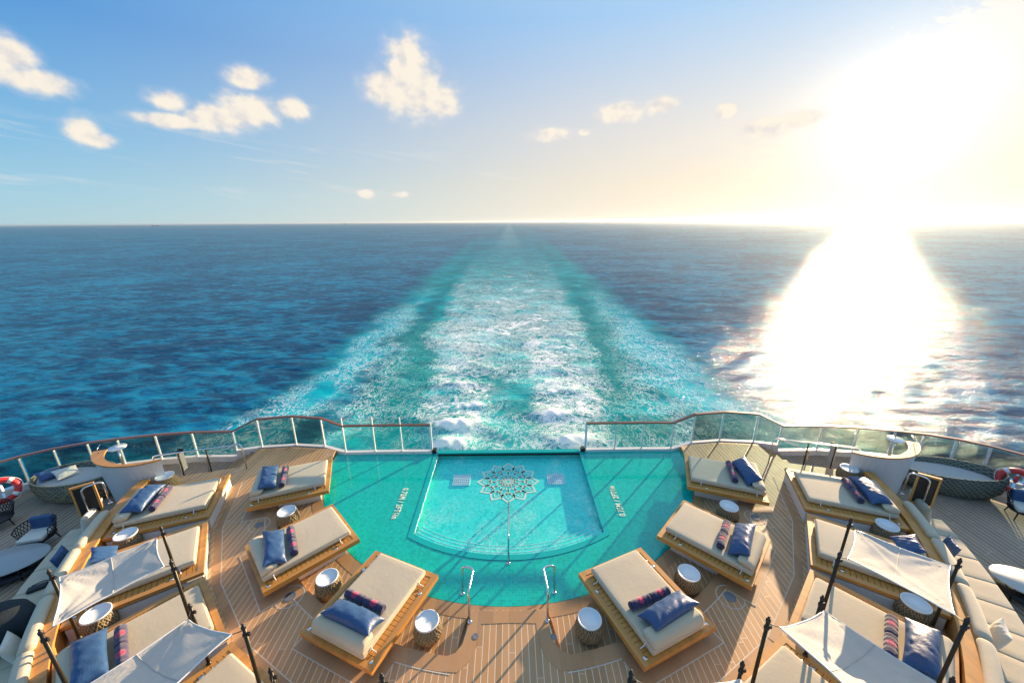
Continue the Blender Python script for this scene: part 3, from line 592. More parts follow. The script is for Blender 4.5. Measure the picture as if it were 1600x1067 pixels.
# ================================================================== RAILINGS
def lerp(a, b, f): return tuple(a[i]+(b[i]-a[i])*f for i in range(len(a)))
def railing(sg):
    sn = 'right' if sg > 0 else 'left'
    t = thing("glass_railing", f"glass railing with wooden handrail and white posts around the {sn} side of the stern", "railing", (sg*8, 13.2, 0))
    off = Vector((-sg*8, -13.2, 0))
    L = lambda p: (sg*p[0]+off.x, p[1]+off.y, p[2])
    top = [(2.96, 13.06, 1.2), (4.1, 13.07, 1.2), (5.14, 13.07, 1.2), (6.27, 13.05, 1.2), (7.2, 13.35, 1.38), (8.38, 13.48, 1.40), (9.65, 13.35, 1.36), (10.5, 13.13, .97), (12.05, 13.13, .95), (13.3, 12.97, .95), (14.45, 12.7, .95), (15.3, 12.45, .95), (16.1, 12.08, .95), (16.75, 11.6, .95), (17.35, 10.9, .95), (17.9, 9.9, .95), (18.25, 8.6, .95), (18.4, 7.0, .95), (18.4, 2.0, .95)]
    m = MB(); P = [L(p) for p in top]; V = []; F = []
    for i, p in enumerate(P):       # flat oval wooden rail section
        a = Vector(P[max(0, i-1)]); b = Vector(P[min(len(P)-1, i+1)]); tt = (b-a); tt.z = 0; tt.normalize(); nn = Vector((-tt.y, tt.x, 0)); p = Vector(p)
        for (u_, v_) in ((-.075, 0), (-.055, .030), (.055, .030), (.075, 0), (.055, -.026), (-.055, -.026)): V.append(p+nn*u_+Vector((0, 0, v_)))
    for i in range(len(P)-1):
        for k in range(6): F.append((i*6+k, i*6+(k+1) % 6, (i+1)*6+(k+1) % 6, (i+1)*6+k))
    F += [tuple(range(6)), tuple(reversed([(len(P)-1)*6+k for k in range(6)]))]
    m.add(V, F); obj("handrail", m, RAILWOOD, t)
    m = MB(); m.tube([(p[0], p[1], p[2]-.035) for p in P], .014, 6); obj("rail_channel", m, WHITE, t)
    base = [ZP*0+.10, .10, .10, .10, .17, .17, .17, -.08, -.08, -.08, -.08, -.08, -.08, -.08, -.08, -.08, -.08, -.08, -.08]
    floor_ = [-.02]*4+[.14]*3+[-.31]*12
    # white coaming
    m = MB()
    for i in range(len(top)-1):
        a, b = top[i], top[i+1]; ba, bb = base[i], base[i+1]
        if i == 6: bb = .17; 
        d2 = Vector((b[0]-a[0], b[1]-a[1])); nrm = Vector((-d2.y, d2.x)).normalized()*.07
        fa, fb = min(floor_[i], floor_[i+1])-.6, min(floor_[i], floor_[i+1])-.6
        V = []
        for (p, z0, z1) in ((a, fa, ba), (b, fb, bb)):
            for s_ in (-1, 1):
                for z in (z0, z1): V.append(L((p[0]+nrm.x*s_, p[1]+nrm.y*s_, z)))
        m.add(V, [(0, 1, 5, 4), (6, 7, 3, 2), (1, 3, 7, 5), (0, 2, 3, 1), (4, 5, 7, 6)])
    obj("coaming", m, WHITE, t)
    # posts and panes
    def post(p, z0, z1, r_=.028):
        m = MB(); q = L(p); m.box((q[0], q[1], (z0+z1)/2), (.020, .026, (z1-z0)/2)); m.box((q[0], q[1]-.05, z0+.05), (.03, .03, .06)); obj("post", m, WHITE, t)
    posts = []
    for i, p in enumerate(top):
        if i in (0,): m = MB(); q = L(p); m.box((q[0], q[1], .70), (.035, .035, .60)); obj("post", m, DARK if 0 else WHITE, t); m = MB(); m.box((q[0]-sg*.10, q[1]+.02, .05), (.075, .09, .10)); obj("post_foot", m, BLACK, t); continue
        post(p, base[i]-.12, 1.52 if i in (1, 2, 3) else p[2]-.02)
    for i in range(len(top)-1):
        a, b = top[i], top[i+1]; tall = i < 3
        d2 = Vector((b[0]-a[0], b[1]-a[1])); Ln = d2.length; e = .045/Ln; pa, pb = lerp(a, b, e), lerp(a, b, 1-e); nrm = Vector((-d2.y, d2.x)).normalized()*.006
        za, zb = base[i]+.03, base[i+1]+.03
        if i == 6: zb = .2
        ta, tb = (1.48, 1.48) if tall else (pa[2]-.07, pb[2]-.07)
        if i == 3: ta = 1.1
        V = []
        for (p, z0, z1) in ((pa, za, ta), (pb, zb, tb)):
            for s_ in (-1, 1):
                for z in (z0, z1): V.append(L((p[0]+nrm.x*s_, p[1]+nrm.y*s_+.03, z)))
        m = MB(); m.add(V, [(0, 1, 5, 4), (6, 7, 3, 2), (1, 3, 7, 5), (0, 2, 3, 1), (4, 5, 7, 6), (0, 4, 6, 2)]); obj("glass_panel", m, GLASS_C if i < 4 else GLASS, t)
    return t
railing(1); railing(-1)
m = MB(); m.box((0, 13.14, .62), (2.85, .008, .62)); gs = obj("glass_screen", m, GLASS_C); tag(gs, "wide clear frameless glass panel at the far edge of the pool between the two railings", "glass screen")

# ================================================================== HANDRAILS
def steel(name, parts, label, cat="handrail", r_=.024, group=None):
    c = Vector(parts[0]); t = thing(name, label, cat, (c.x, c.y, c.z), 0, group)
    for nm, P in parts[1]:
        m = MB(); m.tube([Vector(p)-c for p in P], r_, 10); obj(nm, m, STEEL, t)
        for p in (P[0], P[-1]):
            if nm == 'rail_tube' and parts[2] and min(abs(p[2]-z) for z in parts[2]) < .02:
                f = MB(); q = Vector(p)-c; f.lathe([(.05, 0), (.05, .008), (.026, .02)], 14, (q.x, q.y, q.z+.004)); obj("floor_flange", f, STEEL, t)
    return t
def smooth_path(P, n=5, rad=.10):
    out = [Vector(P[0])]
    for i in range(1, len(P)-1):
        p = Vector(P[i]); a = (Vector(P[i-1])-p); b = (Vector(P[i+1])-p); r_ = min(rad, a.length*.45, b.length*.45); a = p+a.normalized()*r_; b = p+b.normalized()*r_
        for k in range(n+1): f = k/n; out.append(a*(1-f)**2+p*2*f*(1-f)+b*f*f)
    out.append(Vector(P[-1])); return out
for sg in (1, -1):
    P = smooth_path([(sg*.85, 6.30, ZW), (sg*.85, 6.30, .98), (sg*.80, 6.98, .90), (sg*1.07, 7.08, .86), (sg*1.10, 7.10, 0.0)], 6, .11)
    steel("pool_handrail", ((sg*.85, 6.3, ZW), [("rail_tube", P)], (ZW, 0.)), f"shiny steel looped handrail on the {'right' if sg>0 else 'left'} of the pool steps", group="steel loop handrails at the pool steps")
P = smooth_path([(0, 7.95, 0), (0, 7.95, .88), (0, 10.26, .02), (0, 10.34, -.21)], 6, .08)
steel("pool_handrail", ((0, 7.95, 0), [("rail_tube", P)], (0.,)), "long straight steel handrail running from the ledge down into the basin below the lotus mosaic")
for sg in (1, -1):
    sn = 'right' if sg > 0 else 'left'
    # railing along the drop beside the steps: horizontal tube with posts, and a sloped end with a small ring
    A = (sg*9.35, 11.95, ZW); t = thing("steel_railing", f"low steel railing above the step down, behind the outermost {sn} daybed", "railing", A)
    c = Vector(A)
    P = smooth_path([(sg*9.35, 11.95, ZW), (sg*9.35, 11.95, 1.08), (sg*9.55, 12.08, 1.10), (sg*9.75, 12.0, 1.06), (sg*12.0, 11.42, 1.05), (sg*12.0, 11.42, ZW)], 5, .12)
    m = MB(); m.tube([Vector(p)-c for p in P], .024, 8); obj("rail_tube", m, STEEL, t)
    P = smooth_path([(sg*9.55, 12.08, 1.08), (sg*10.75, 12.02, .60), (sg*10.80, 12.02, ZO)], 5, .10)
    m = MB(); m.tube([Vector(p)-c for p in P], .020, 8); obj("sloped_rail", m, STEEL, t)
    for x_ in (10.5, 11.3):
        m = MB(); f = (x_-9.75)/2.25; p = Vector((sg*x_, 12.0-.58*f, 0)); m.tube([(p.x-c.x, p.y-c.y, 0), (p.x-c.x, p.y-c.y, 1.05-ZW)], .022, 8); obj("post", m, DARK, t)
    A = (sg*11.76, 9.62, .66); c = Vector(A)
    P = smooth_path([(sg*11.76, 9.62, .66), (sg*11.76, 9.62, 1.42), (sg*12.02, 9.26, 1.42), (sg*12.02, 9.26, .16)], 5, .14)
    steel("stair_handrail", (A, [("rail_tube", P)], (.66,)), f"steel hoop handrail next to the small dark gate at the end of the {sn} sofa")
    g = thing("gate", f"low dark gate with a golden wooden frame at the end of the {sn} sofa", "gate", (sg*12.10, 9.38, -.02), R(-38*sg))
    m = MB(); m.box((0, 0, .98), (.20, .012, .44)); obj("panel", m, BLACK, g)
    m = MB(); m.box((-.22, 0, .74), (.022, .04, .74)); m.box((.22, 0, .74), (.022, .04, .74)); m.box((0, 0, 1.45), (.197, .038, .028)); m.box((0, 0, .50), (.197, .038, .028)); obj("frame", m, VARN, g)

# ================================================================== DAYBEDS
def make_daybed(wd, ln, mw, ml, moff, z, base_h, inset=.30, th=.12, name="daybed"):
    """local +y looks at the pool, head at -y, origin on the deck below the centre of the platform"""
    t = thing(name, "x", "daybed")
    hx, hy = wd/2, ln/2
    m = MB(); m.box((0, 0, base_h/2-.27), (hx-inset, hy-inset, base_h/2+.23)); obj("plinth", m, WHITE, t)
    fz = z-base_h*0
    m = MB(); bw = .12
    # mitred border
    o_ = [(-hx, -hy), (hx, -hy), (hx, hy), (-hx, hy)]; i_ = [(-hx+bw, -hy+bw), (hx-bw, -hy+bw), (hx-bw, hy-bw), (-hx+bw, hy-bw)]
    for k in range(4):
        a, b = o_[k], o_[(k+1) % 4]; c, d_ = i_[(k+1) % 4], i_[k]; g = .0015
        m.prism([a, b, c, d_], z-th, z, bottom=True)
    obj("frame", m, VARN, t)
    m = MB(); n = int((ln-2*bw)/.105); st = (ln-2*bw)/n
    for k in range(n): m.box((0, -hy+bw+st*(k+.5), z-.022), (hx-bw-.002, st/2-.005, .014))
    obj("slats", m, VARN, t)
    m = MB(); m.box((0, 0, z-.062), (hx-bw-.002, hy-bw-.002, .02)); obj("frame_bottom", m, DARK, t)
    yc = moff; mt = .075
    def soft(x, y, zz):
        zz += .006*math.sin(3.1*x+1)*math.sin(2.3*y) if zz > 0 else 0; return (x, y, zz)
    m = MB(); m.rbox((0, yc, z+.006+mt), (mw/2, ml/2, mt), .045, fn=soft); ma = obj("mattress", m, CANVAS, t)
    m = MB(); P = [(-mw/2+.02, -ml/2), (mw/2-.02, -ml/2), (mw/2, -ml/2+.02), (mw/2, ml/2-.02), (mw/2-.02, ml/2), (-mw/2+.02, ml/2), (-mw/2, ml/2-.02), (-mw/2, -ml/2+.02)]
    m.tube([(p[0]*1.001, p[1]*1.001+yc, z+.006+mt*1.25) for p in P], .006, 5, closed=True); sub("piping", m, CANVAS, ma)
    def wedge(x, y, zz):
        return (x, y+.05*(zz/.10), zz*(1+.0*y)-(.03 if y > .08 and zz > 0 else 0))
    m = MB(); m.rbox((0, yc-ml/2+.17, z+.01+2*mt+.085), (mw/2-.005, .165, .088), .07, fn=wedge); obj("headrest", m, CANVAS, t)
    for sx in (-1, 1):
        for yy in (ml/2-.30, -ml/2+.22):
            m = MB(); x0 = sx*(mw/2+.004)
            m.tube([(x0, yc+yy, z+.11), (x0+sx*.02, yc+yy, z+.05), (x0+sx*.07, yc+yy+.012, z+.012), (x0+sx*.11, yc+yy+.01, z+.018)], .012, 6); obj("strap", m, WHITE, t)
            m = MB(); m.lathe([(.0, .0), (.042, 0), (.045, -.012)][::-1], 14, (x0+sx*.13, yc+yy-.16, z+.004)); obj("recessed_light", m, STEEL, t)
    return t
def pillow_mesh(w_, h_, th_, seed, wr=.02, name="pillow"):
    rs = np.random.RandomState(seed); n, k = 36, 22; V = []; F = []
    ph = rs.uniform(0, 6.28, 6)
    for s_ in (1, -1):
        for i in range(n+1):
            for j in range(k+1):
                u = -1+2*i/n; v = -1+2*j/k
                uu = math.sin(u*math.pi/2); vv = math.sin(v*math.pi/2)
                pin = 1-.10*(1-abs(uu)**2)*abs(vv)**3-.0; pin2 = 1-.10*(1-abs(vv)**2)*abs(uu)**3
                t_ = (1-abs(uu)**2.6)**.5*(1-abs(vv)**2.6)**.5
                q = wr*(math.sin(9*uu+ph[0]+3*math.sin(2.5*vv+ph[1]))*.5+math.sin(17*uu-6*vv+ph[2])*.35+math.sin(23*uu+ph[3]+5*vv*vv)*.3)*t_**.7*(.3+abs(vv))
                V.append((uu*w_/2*pin2, vv*h_/2*pin, s_*(t_*th_/2)+(q*.6 if s_ > 0 else 0)))
    N = (n+1)*(k+1)
    for s_ in (0, 1):
        for i in range(n):
            for j in range(k):
                a = s_*N+i*(k+1)+j; f = (a, a+k+1, a+k+2, a+1); F.append(f if s_ == 0 else f[::-1])
    m = MB(); m.add(V, F, True); return m.mesh(name, NAVY)
PIL = [pillow_mesh(1.26, .50, .30, i, .026) for i in range(3)]
PILSQ = [pillow_mesh(.62, .50, .17, 8), pillow_mesh(.55, .42, .15, 9)]
def towel_mesh():
    m = MB(); V = []; F = []; n, k = 20, 26; L_ = .50
    for i in range(n+1):
        y = -L_/2+L_*i/n; e = max(0, (abs(y)-L_/2+.025)/.025); r0 = .098*(1-.16*e*e)+.003*math.sin(i*1.3)
        for j in range(k):
            th = 2*math.pi*j/k; r_ = r0+(.006 if 0 < j < 6 else 0); V.append((r_*math.cos(th+.4), y, r_*math.sin(th+.4)*.93))
    for i in range(n):
        for j in range(k): F.append((i*k+j, i*k+(j+1) % k, (i+1)*k+(j+1) % k, (i+1)*k+j)[::-1])
    m.add(V, F, True)
    for sg in (-1, 1):      # spiral end
        P = [((.012+.072*q/30)*math.cos(q*.62), sg*(L_/2-.004), (.012+.072*q/30)*math.sin(q*.62)*.93) for q in range(31)]; m.tube(P, .010, 5)
        c = [(.078*math.cos(2*math.pi*j/16), sg*(L_/2-.012), .072*math.sin(2*math.pi*j/16)) for j in range(16)]; m.add(c, [tuple(range(16)) if sg < 0 else tuple(reversed(range(16)))])
    return m.mesh("rolled_towel", TOWEL)
TWM = towel_mesh()
def emplace(me, name, label, cat, root_loc, rz, lp, rot=(0, 0, 0), group=None, scale=(1, 1, 1)):
    p = Matrix.Rotation(rz, 3, 'Z') @ Vector(lp); o = bpy.data.objects.new(name, me); COL.objects.link(o)
    o.location = (root_loc[0]+p.x, root_loc[1]+p.y, root_loc[2]+p.z)
    o.rotation_euler = (Matrix.Rotation(rz, 3, 'Z') @ Matrix.Rotation(rot[2], 3, 'Z') @ Matrix.Rotation(rot[0], 3, 'X') @ Matrix.Rotation(rot[1], 3, 'Y')).to_euler(); o.scale = scale
    return tag(o, label, cat, group)
def dress(loc, rz, z, ml, moff, desc, k, px=0, prot=0, ptilt=.45, tx=0, trot=0):
    top = z+.16; yh = moff-ml/2
    emplace(PIL[k % 3], "pillow", f"navy pillow on {desc}", "pillow", loc, rz, (px, yh+.43, top+.17), (-ptilt, 0, prot), "navy pillows on the daybeds")
    for i, sx in enumerate((-1, 1)):
        c_, s_ = math.cos(trot), math.sin(trot); x_, y_ = sx*.255, 0
        emplace(TWM, "rolled_towel", f"{('left' if sx < 0 else 'right')}-hand rolled navy towel on {desc}", "towel", loc, rz, (tx+x_*c_, yh+.83+x_*s_, top+.088), (0, 0, math.pi/2+trot), "rolled navy towels on the daybeds")
INN = (69.4, 46.2, 23.4); ORD = ('farthest', 'middle', 'nearest')
proto = make_daybed(1.88, 2.24, 1.36, 2.06, -.02, ZP, .40)
first = True
inset = {}
variants = {(1, 0): (.05, .25, .55, -.02, .05), (1, 1): (.05, .12, .45, .0, .12), (1, 2): (.10, .06, .30, -.02, -.05),
            (-1, 0): (.0, .08, .22, -.02, .03), (-1, 1): (-.05, -.22, .30, -.05, -.18), (-1, 2): (-.05, .02, .30, .02, .0)}
for sg in (1, -1):
    sn = 'right' if sg > 0 else 'left'
    for k, a in enumerate(INN):
        x_, y_ = pol(7.5, a*sg); loc = (x_, y_, 0)
        desc = f"the {ORD[k]} daybed along the {sn} edge of the pool"
        lab = f"{ORD[k]} of three beige wooden daybeds along the {sn} edge of the pool"
        if first: proto.location = loc; proto.rotation_euler = (0, 0, R(a*sg)); o = proto; o['label'] = lab; first = False
        else: o = dup(proto, loc, R(a*sg), lab)
        o['group'] = "daybeds around the pool edge"
        px, prot, pt, tx, trot = variants[(sg, k)]
        dress(loc, R(a*sg), ZP, 2.06, -.02, desc, k+(sg > 0), px*sg, prot*1, pt, tx*sg, trot*1)
OUT = (69.4, 55.9, 42.5, 29.0, 15.5); OZ = .60
proto2 = make_daybed(2.06, 2.36, 1.40, 2.10, -.02, OZ, .50, .035, .085)
first = True; ORD2 = ('first', 'second', 'third', 'fourth', 'fifth')
for sg in (1, -1):
    sn = 'right' if sg > 0 else 'left'
    for k, a in enumerate(OUT):
        x_, y_ = pol(10.64, a*sg); loc = (x_, y_, 0)
        what = ('beside the white curved counter', 'with only a square pillow', 'below the first canvas sail', 'below the second canvas sail', 'at the bottom edge')[k]
        lab = f"{ORD2[k]} daybed of the {sn} outer row, {what}"
        if first: proto2.location = loc; proto2.rotation_euler = (0, 0, R(a*sg)); o = proto2; o['label'] = lab; first = False
        else: o = dup(proto2, loc, R(a*sg), lab)
        o['group'] = "daybeds in the outer row on the raised platforms"
        desc = f"the {ORD2[k]} daybed of the {sn} outer row"
        if k in (0, 2): dress(loc, R(a*sg), OZ, 2.10, -.02, desc, k+2*(sg > 0), .05*sg, (.10 if k == 0 else .02)*sg, .16, 0, .05*sg)
        if k == 1: emplace(PILSQ[0], "pillow", f"square blue pillow on {desc}", "pillow", loc, R(a*sg), (.56*sg, -.74, OZ+.33), (-.5, 0, .15), "navy pillows on the daybeds")
# ================================================================== SIDE TABLES
def make_side_table():
    t = thing("side_table", "x", "side table")
    prof = [(.20, .0), (.245, .04), (.285, .12), (.302, .20), (.292, .30), (.262, .40), (.232, .455), (.225, .46)]
    m = MB(); m.lathe([(r_*.97, z) for r_, z in prof], 28); bd = obj("woven_barrel", m, WICK, t)
    m = MB(); rs = random.Random(3)
    for s_ in (-1, 1):
        for k in range(24):
            P = []; ph = 2*math.pi*k/24+rs.uniform(-.06, .06)
            for i in range(9):
                z = .015+.435*i/8; r_ = np.interp(z, [p[1] for p in prof], [p[0] for p in prof])+.003+.002*s_; th = ph+s_*.62*i/8; P.append((r_*math.cos(th), r_*math.sin(th), z))
            m.tube(P, .0045, 4, cap=False)
    sub("strands", m, CORD, bd)
    m = MB(); m.lathe([(.24, .455), (.252, .47), (.252, .492), (.243, .498), (.228, .496), (.222, .470), (.0, .468)], 32); obj("tray_top", m, PLATE, t)
    m = MB(); m.lathe([(.205, -.0), (.215, .018), (.205, .03)], 24, (0, 0, .0)); obj("base_ring", m, DARK, t)
    return t
TB = [(7.52, 13.2, 0, 1.0), (7.58, 34.6, 0, 1.0), (7.62, 58.3, 0, 1.0), (11.35, 64.0, ZW, 1.0), (11.32, 50.6, ZW, 1.0), (11.55, 77.6, ZW, 1.0)]
desc_t = ("nearest to the pool steps", "between the nearest two poolside daybeds", "between the farthest two poolside daybeds", "between the first two outer daybeds", "between the second and third outer daybeds", "beside the white curved counter")
tp = None
for sg in (1, -1):
    sn = 'right' if sg > 0 else 'left'
    for k, (r_, a, z, s_) in enumerate(TB):
        lab = f"round woven side table {desc_t[k]} on the {sn}"
        x_, y_ = pol(r_, a*sg)
        if tp is None: tp = make_side_table(); tp.location = (x_, y_, z); tp['label'] = lab; o = tp
        else: o = dup(tp, (x_, y_, z), R(37*k+sg*11), lab)
        o['group'] = "woven side tables with white tray tops"
# ================================================================== CANOPIES
def make_canopy(sg, name_, P, label, zsag=.22):
    """P = (far foot, far head, near head, near foot) pole tops"""
    c = sum((Vector(p) for p in P), Vector())/4; c.z = OZ
    t = thing("canopy", label, "canopy", c, 0, "white canvas canopies on black poles")
    m = MB(); n = 26; V = []; F = []; ctr = sum((Vector(p) for p in P), Vector())/4
    Q = []
    for p in P: p = Vector(p); d_ = (ctr-p); d_.z = 0; Q.append(p+d_.normalized()*.17+Vector((0, 0, -.10)))
    rs = random.Random(int(abs(c.x*10))+sg)
    ph = [rs.uniform(0, 6.28) for _ in range(4)]
    E = {}
    for i in range(n+1):
        for j in range(n+1):
            u, v = i/n, j/n; u2 = u; v2 = v
            # edges hollow inwards
            hu = .030*4*v*(1-v); hv = .028*4*u*(1-u); u2 = hu+(1-2*hu)*u; v2 = hv+(1-2*hv)*v
            p = Q[0]*(1-u2)*(1-v2)+Q[1]*u2*(1-v2)+Q[2]*u2*v2+Q[3]*(1-u2)*v2
            z = -zsag*.7*math.sin(math.pi*u)*math.sin(math.pi*v)
            dg = (u-v); z += .030*math.exp(-(dg/.05)**2)*math.sin(math.pi*u)+.022*math.sin(13*(u+v)+ph[0]+3*u)*math.exp(-4*((u-.5)**2+(v-.5)**2))*.35
            for (cu, cv, q) in ((0, 0, 0), (1, 0, 1), (1, 1, 2), (0, 1, 3)):   # tension folds running out of the corners
                du, dv = abs(u-cu), abs(v-cv); r_ = math.hypot(du, dv)+1e-4; th = math.atan2(dv, du); z += .034*math.sin(th*13+ph[q])*math.exp(-r_/.30)*min(1, r_*8)
            V.append((p.x-c.x, p.y-c.y, p.z+z-c.z)); E[(i, j)] = V[-1]
    for i in range(n):
        for j in range(n): a = i*(n+1)+j; F.append((a, a+1, a+n+2, a+n+1))
    m.add(V, F, True); sl = obj("sail", m, SAIL, t)
    m = MB(); loop = [E[(i, 0)] for i in range(n)]+[E[(n, j)] for j in range(n)]+[E[(n-i, n)] for i in range(n)]+[E[(0, n-j)] for j in range(n)]
    m.tube(loop, .011, 5, closed=True); sub("hem", m, PLATE, sl)
    m = MB(); m.tube([(E[(n//2, j)][0], E[(n//2, j)][1], E[(n//2, j)][2]+.004) for j in range(n+1)], .007, 5); sub("seam", m, CANVAS_G, sl)
    for k, p in enumerate(P):
        p = Vector(p)-c; q = Q[k]-c
        m = MB(); m.tube([(p.x, p.y, 0), (p.x, p.y, p.z*.5), (p.x, p.y, p.z+.03)], [.030, .028, .026], 10); pl_ = obj("pole", m, DARK, t)
        m = MB(); m.lathe([(.028, -.03), (.034, -.02), (.034, .02), (.026, .03), (.014, .05), (.018, .07), (.0, .08)], 10, (p.x, p.y, p.z)); sub("pole_cap", m, BLACK, pl_)
        m = MB(); m.lathe([(.032, -.03), (.038, -.02), (.038, .02), (.032, .03)], 10, (p.x, p.y, p.z-.14)); m.box((p.x+.045, p.y, p.z-.13), (.03, .012, .03)); sub("clamp", m, BLACK, pl_)
        m = MB(); m.tube([(p.x, p.y, p.z-.05), tuple((p+q)/2+Vector((0, 0, -.03))), tuple(q)], .007, 5); obj("rope", m, BLACK, t)
        m = MB(); m.lathe([(.045, 0), (.045, .012), (.032, .02), (.031, .04)], 12, (p.x, p.y, .001)); obj("pole_foot", m, DARK, t)
    return t
def pz(r_, a, z): return pol(r_, a, z)
for sg in (1, -1):
    sn = 'right' if sg > 0 else 'left'
    for k, (a1, a0, zf, zn, lab) in enumerate(((48.3, 36.9, 2.28, 2.76, f"white canvas sail over the third outer daybed on the {sn}"), (34.6, 23.2, 2.02, 2.78, f"white canvas sail over the fourth outer daybed on the {sn}"),
                                           (21.0, 9.6, 2.08, 2.74, f"canvas sail tip poking in at the bottom edge on the {sn}"))):
        P = [pol(9.93, a1*sg, zf), pol(11.52, a1*sg, zf), pol(11.45, a0*sg, zn), pol(9.93, a0*sg, zn)]
        make_canopy(sg, sn, P, lab)
# ================================================================== LEDGE AND SOFAS
for sg in (1, -1):
    sn = 'right' if sg > 0 else 'left'
    P = arc(11.88, 2, 77, 40)+arc(12.16, 77, 2, 40); P = P if sg > 0 else mir(P)
    m = MB(); m.prism(P, ZW-.3, .66); lg = obj("teak_ledge", m, VARN); tag(lg, f"curved teak ledge behind the heads of the outer daybeds on the {sn}", "ledge")
    t = thing("curved_sofa", f"long curved outdoor sofa with beige cushions behind the outer daybeds on the {sn}", "sofa", (0, CY, 0))
    if 1:
        P = arc(12.18, 12, 71.5, 40)+arc(13.22, 71.5, 12, 40); P = [(p[0], p[1]-CY) for p in (P if sg > 0 else mir(P))]
        m = MB(); m.prism(P, ZO, -.02); obj("base", m, CANVAS_G, t)
        w_ = 3.28
        for k in range(18):
            a = (71.3-w_/2-k*w_)*sg; m = MB()
            def bend(x, y, z, a=a): 
                r_ = 12.80-y*1.0; an = a+math.degrees(x/12.8); return (r_*math.sin(R(an)), -r_*math.cos(R(an)), z)
            m.rbox((0, 0, .06), (12.8*R(w_)/2-.006, .50, .085), .03, fn=bend); obj("seat_cushion", m, CANVAS, t)
        k = 0; a = 70.0
        while a > 14:
            L_ = 7.0; m = MB()
            def bend2(x, y, z, a=(a-L_/2)*sg): r_ = 12.30-y-.10*(z/.3); an = a+math.degrees(x/12.3); return (r_*math.sin(R(an)), -r_*math.cos(R(an)), z)
            m.rbox((0, 0, .46), (12.3*R(L_)/2-.01, .13, .33), .11, fn=bend2); obj("back_cushion", m, CANVAS, t); a -= L_
    A = pol(12.75, 71.5*sg); ca = thing
    o = emplace(pillow_mesh(.95, .55, .22, 21, .01, "scatter_cushion"), "scatter_cushion", f"big beige cushion standing upright at the far end of the {sn} sofa", "cushion", (*A, 0), R(71.5*sg), (0, 0, .42), (R(80), 0, 0), "scatter cushions on the sofas"); o.data.materials.clear(); o.data.materials.append(CANVAS if sg > 0 else CREAM)
    for (r_, a, mt_, nm) in ((12.62, 64.0, NAVY, 'blue'), (12.60, 52.3, CREAM, 'cream')) :
        A = pol(r_, a*sg); o = emplace(pillow_mesh(.55, .5, .17, int(a), .01, "scatter_cushion"), "scatter_cushion", f"{nm} scatter cushion leaning on the back of the {sn} sofa", "cushion", (*A, 0), R(a*sg), (0, 0, .40), (R(75), 0, R(180)), "scatter cushions on the sofas"); o.data.materials.clear(); o.data.materials.append(mt_)

# ================================================================== CURVED COUNTERS
for sg in (1, -1):
    sn = 'right' if sg > 0 else 'left'
    cx, cy = 12.45, 12.02
    t = thing("curved_counter", f"white curved slatted screen counter with a teak top on the {sn} of the deck", "counter", (sg*cx, cy, ZO))
    A0, A1 = -138, -22; H = 1.50; N = 34; V = []; F = []
    def cr(f): return 1.60-.62*f*(1-f)-.04*f        # slightly flaring spiral
    m = MB(); seg = 0
    for i in range(N):                    # tall tapered boards
        f0, f1 = i/N, (i+1)/N; g = .0012
        a, b = R(A0+(A1-A0)*f0)+g, R(A0+(A1-A0)*f1)-g
        V = []
        for (an, f) in ((a, f0), (b, f1)):
            for (dr, z) in ((0, 0), (0, H), (-.05, 0), (-.05, H)):
                r_ = cr(f)-(.05+.30*abs(2*f-1)**1.5)*(1-z/H)+dr; V.append((sg*r_*math.cos(an), r_*math.sin(an), z))
        fs = [(0, 4, 5, 1), (2, 3, 7, 6), (0, 2, 6, 4), (1, 5, 7, 3), (0, 1, 3, 2), (4, 6, 7, 5)]
        m.add(V, fs if sg > 0 else [q[::-1] for q in fs])
    obj("slatted_wall", m, WHITE, t)
    V = []; F = []
    for i in range(N+1):
        f = i/N; a = R(A0+(A1-A0)*f); wd = .035+.30*f**1.3
        for (dr, z) in ((.03, H), (.03, H+.045), (-wd, H+.045), (-wd, H)): r_ = cr(f)+dr; V.append((sg*r_*math.cos(a), r_*math.sin(a), z+.002))
    for i in range(N):
        for k in range(4): F.append((i*4+k, (i+1)*4+k, (i+1)*4+(k+1) % 4, i*4+(k+1) % 4))
    F += [(0, 1, 2, 3), (N*4+3, N*4+2, N*4+1, N*4)]
    m = MB(); m.add(V, F if sg > 0 else [q[::-1] for q in F]); obj("teak_top", m, VARN, t)
    f = .93; a = R(A0+(A1-A0)*f); r_ = cr(f)-.14; m = MB(); p = (sg*r_*math.cos(a), r_*math.sin(a)); m.tube([(*p, H+.04), (*p, H+.20), (p[0]+sg*.10, p[1]+.22, H+.25)], .012, 6); obj("hook", m, STEEL, t)
    # ------------------------------------------------ cocktail table and bollard by the rail
    t = thing("cocktail_table", f"small round pedestal table by the railing behind the {sn} curved counter", "table", (sg*14.2, 12.40, ZO))
    m = MB(); m.lathe([(.0, 1.07), (.26, 1.07), (.27, 1.085), (.26, 1.10), (.0, 1.10)], 28); obj("table_top", m, PLATE, t)
    m = MB(); m.lathe([(.03, .02), (.03, 1.07)], 12); obj("pedestal", m, STEEL, t)
    m = MB(); m.lathe([(.22, 0), (.22, .015), (.05, .03)], 20); obj("foot", m, STEEL, t)
    t = thing("lamp_bollard", f"square grey lamp bollard with a dark head near the railing on the {sn}", "bollard", (sg*12.1, 12.5, ZO), R(12*sg))
    m = MB(); m.box((0, 0, .39), (.075, .075, .39)); obj("shaft", m, CANVAS_G, t)
    m = MB(); m.box((0, 0, .83), (.085, .085, .03)); m.box((0, .06, .88), (.085, .022, .02)); obj("head", m, DARK, t)
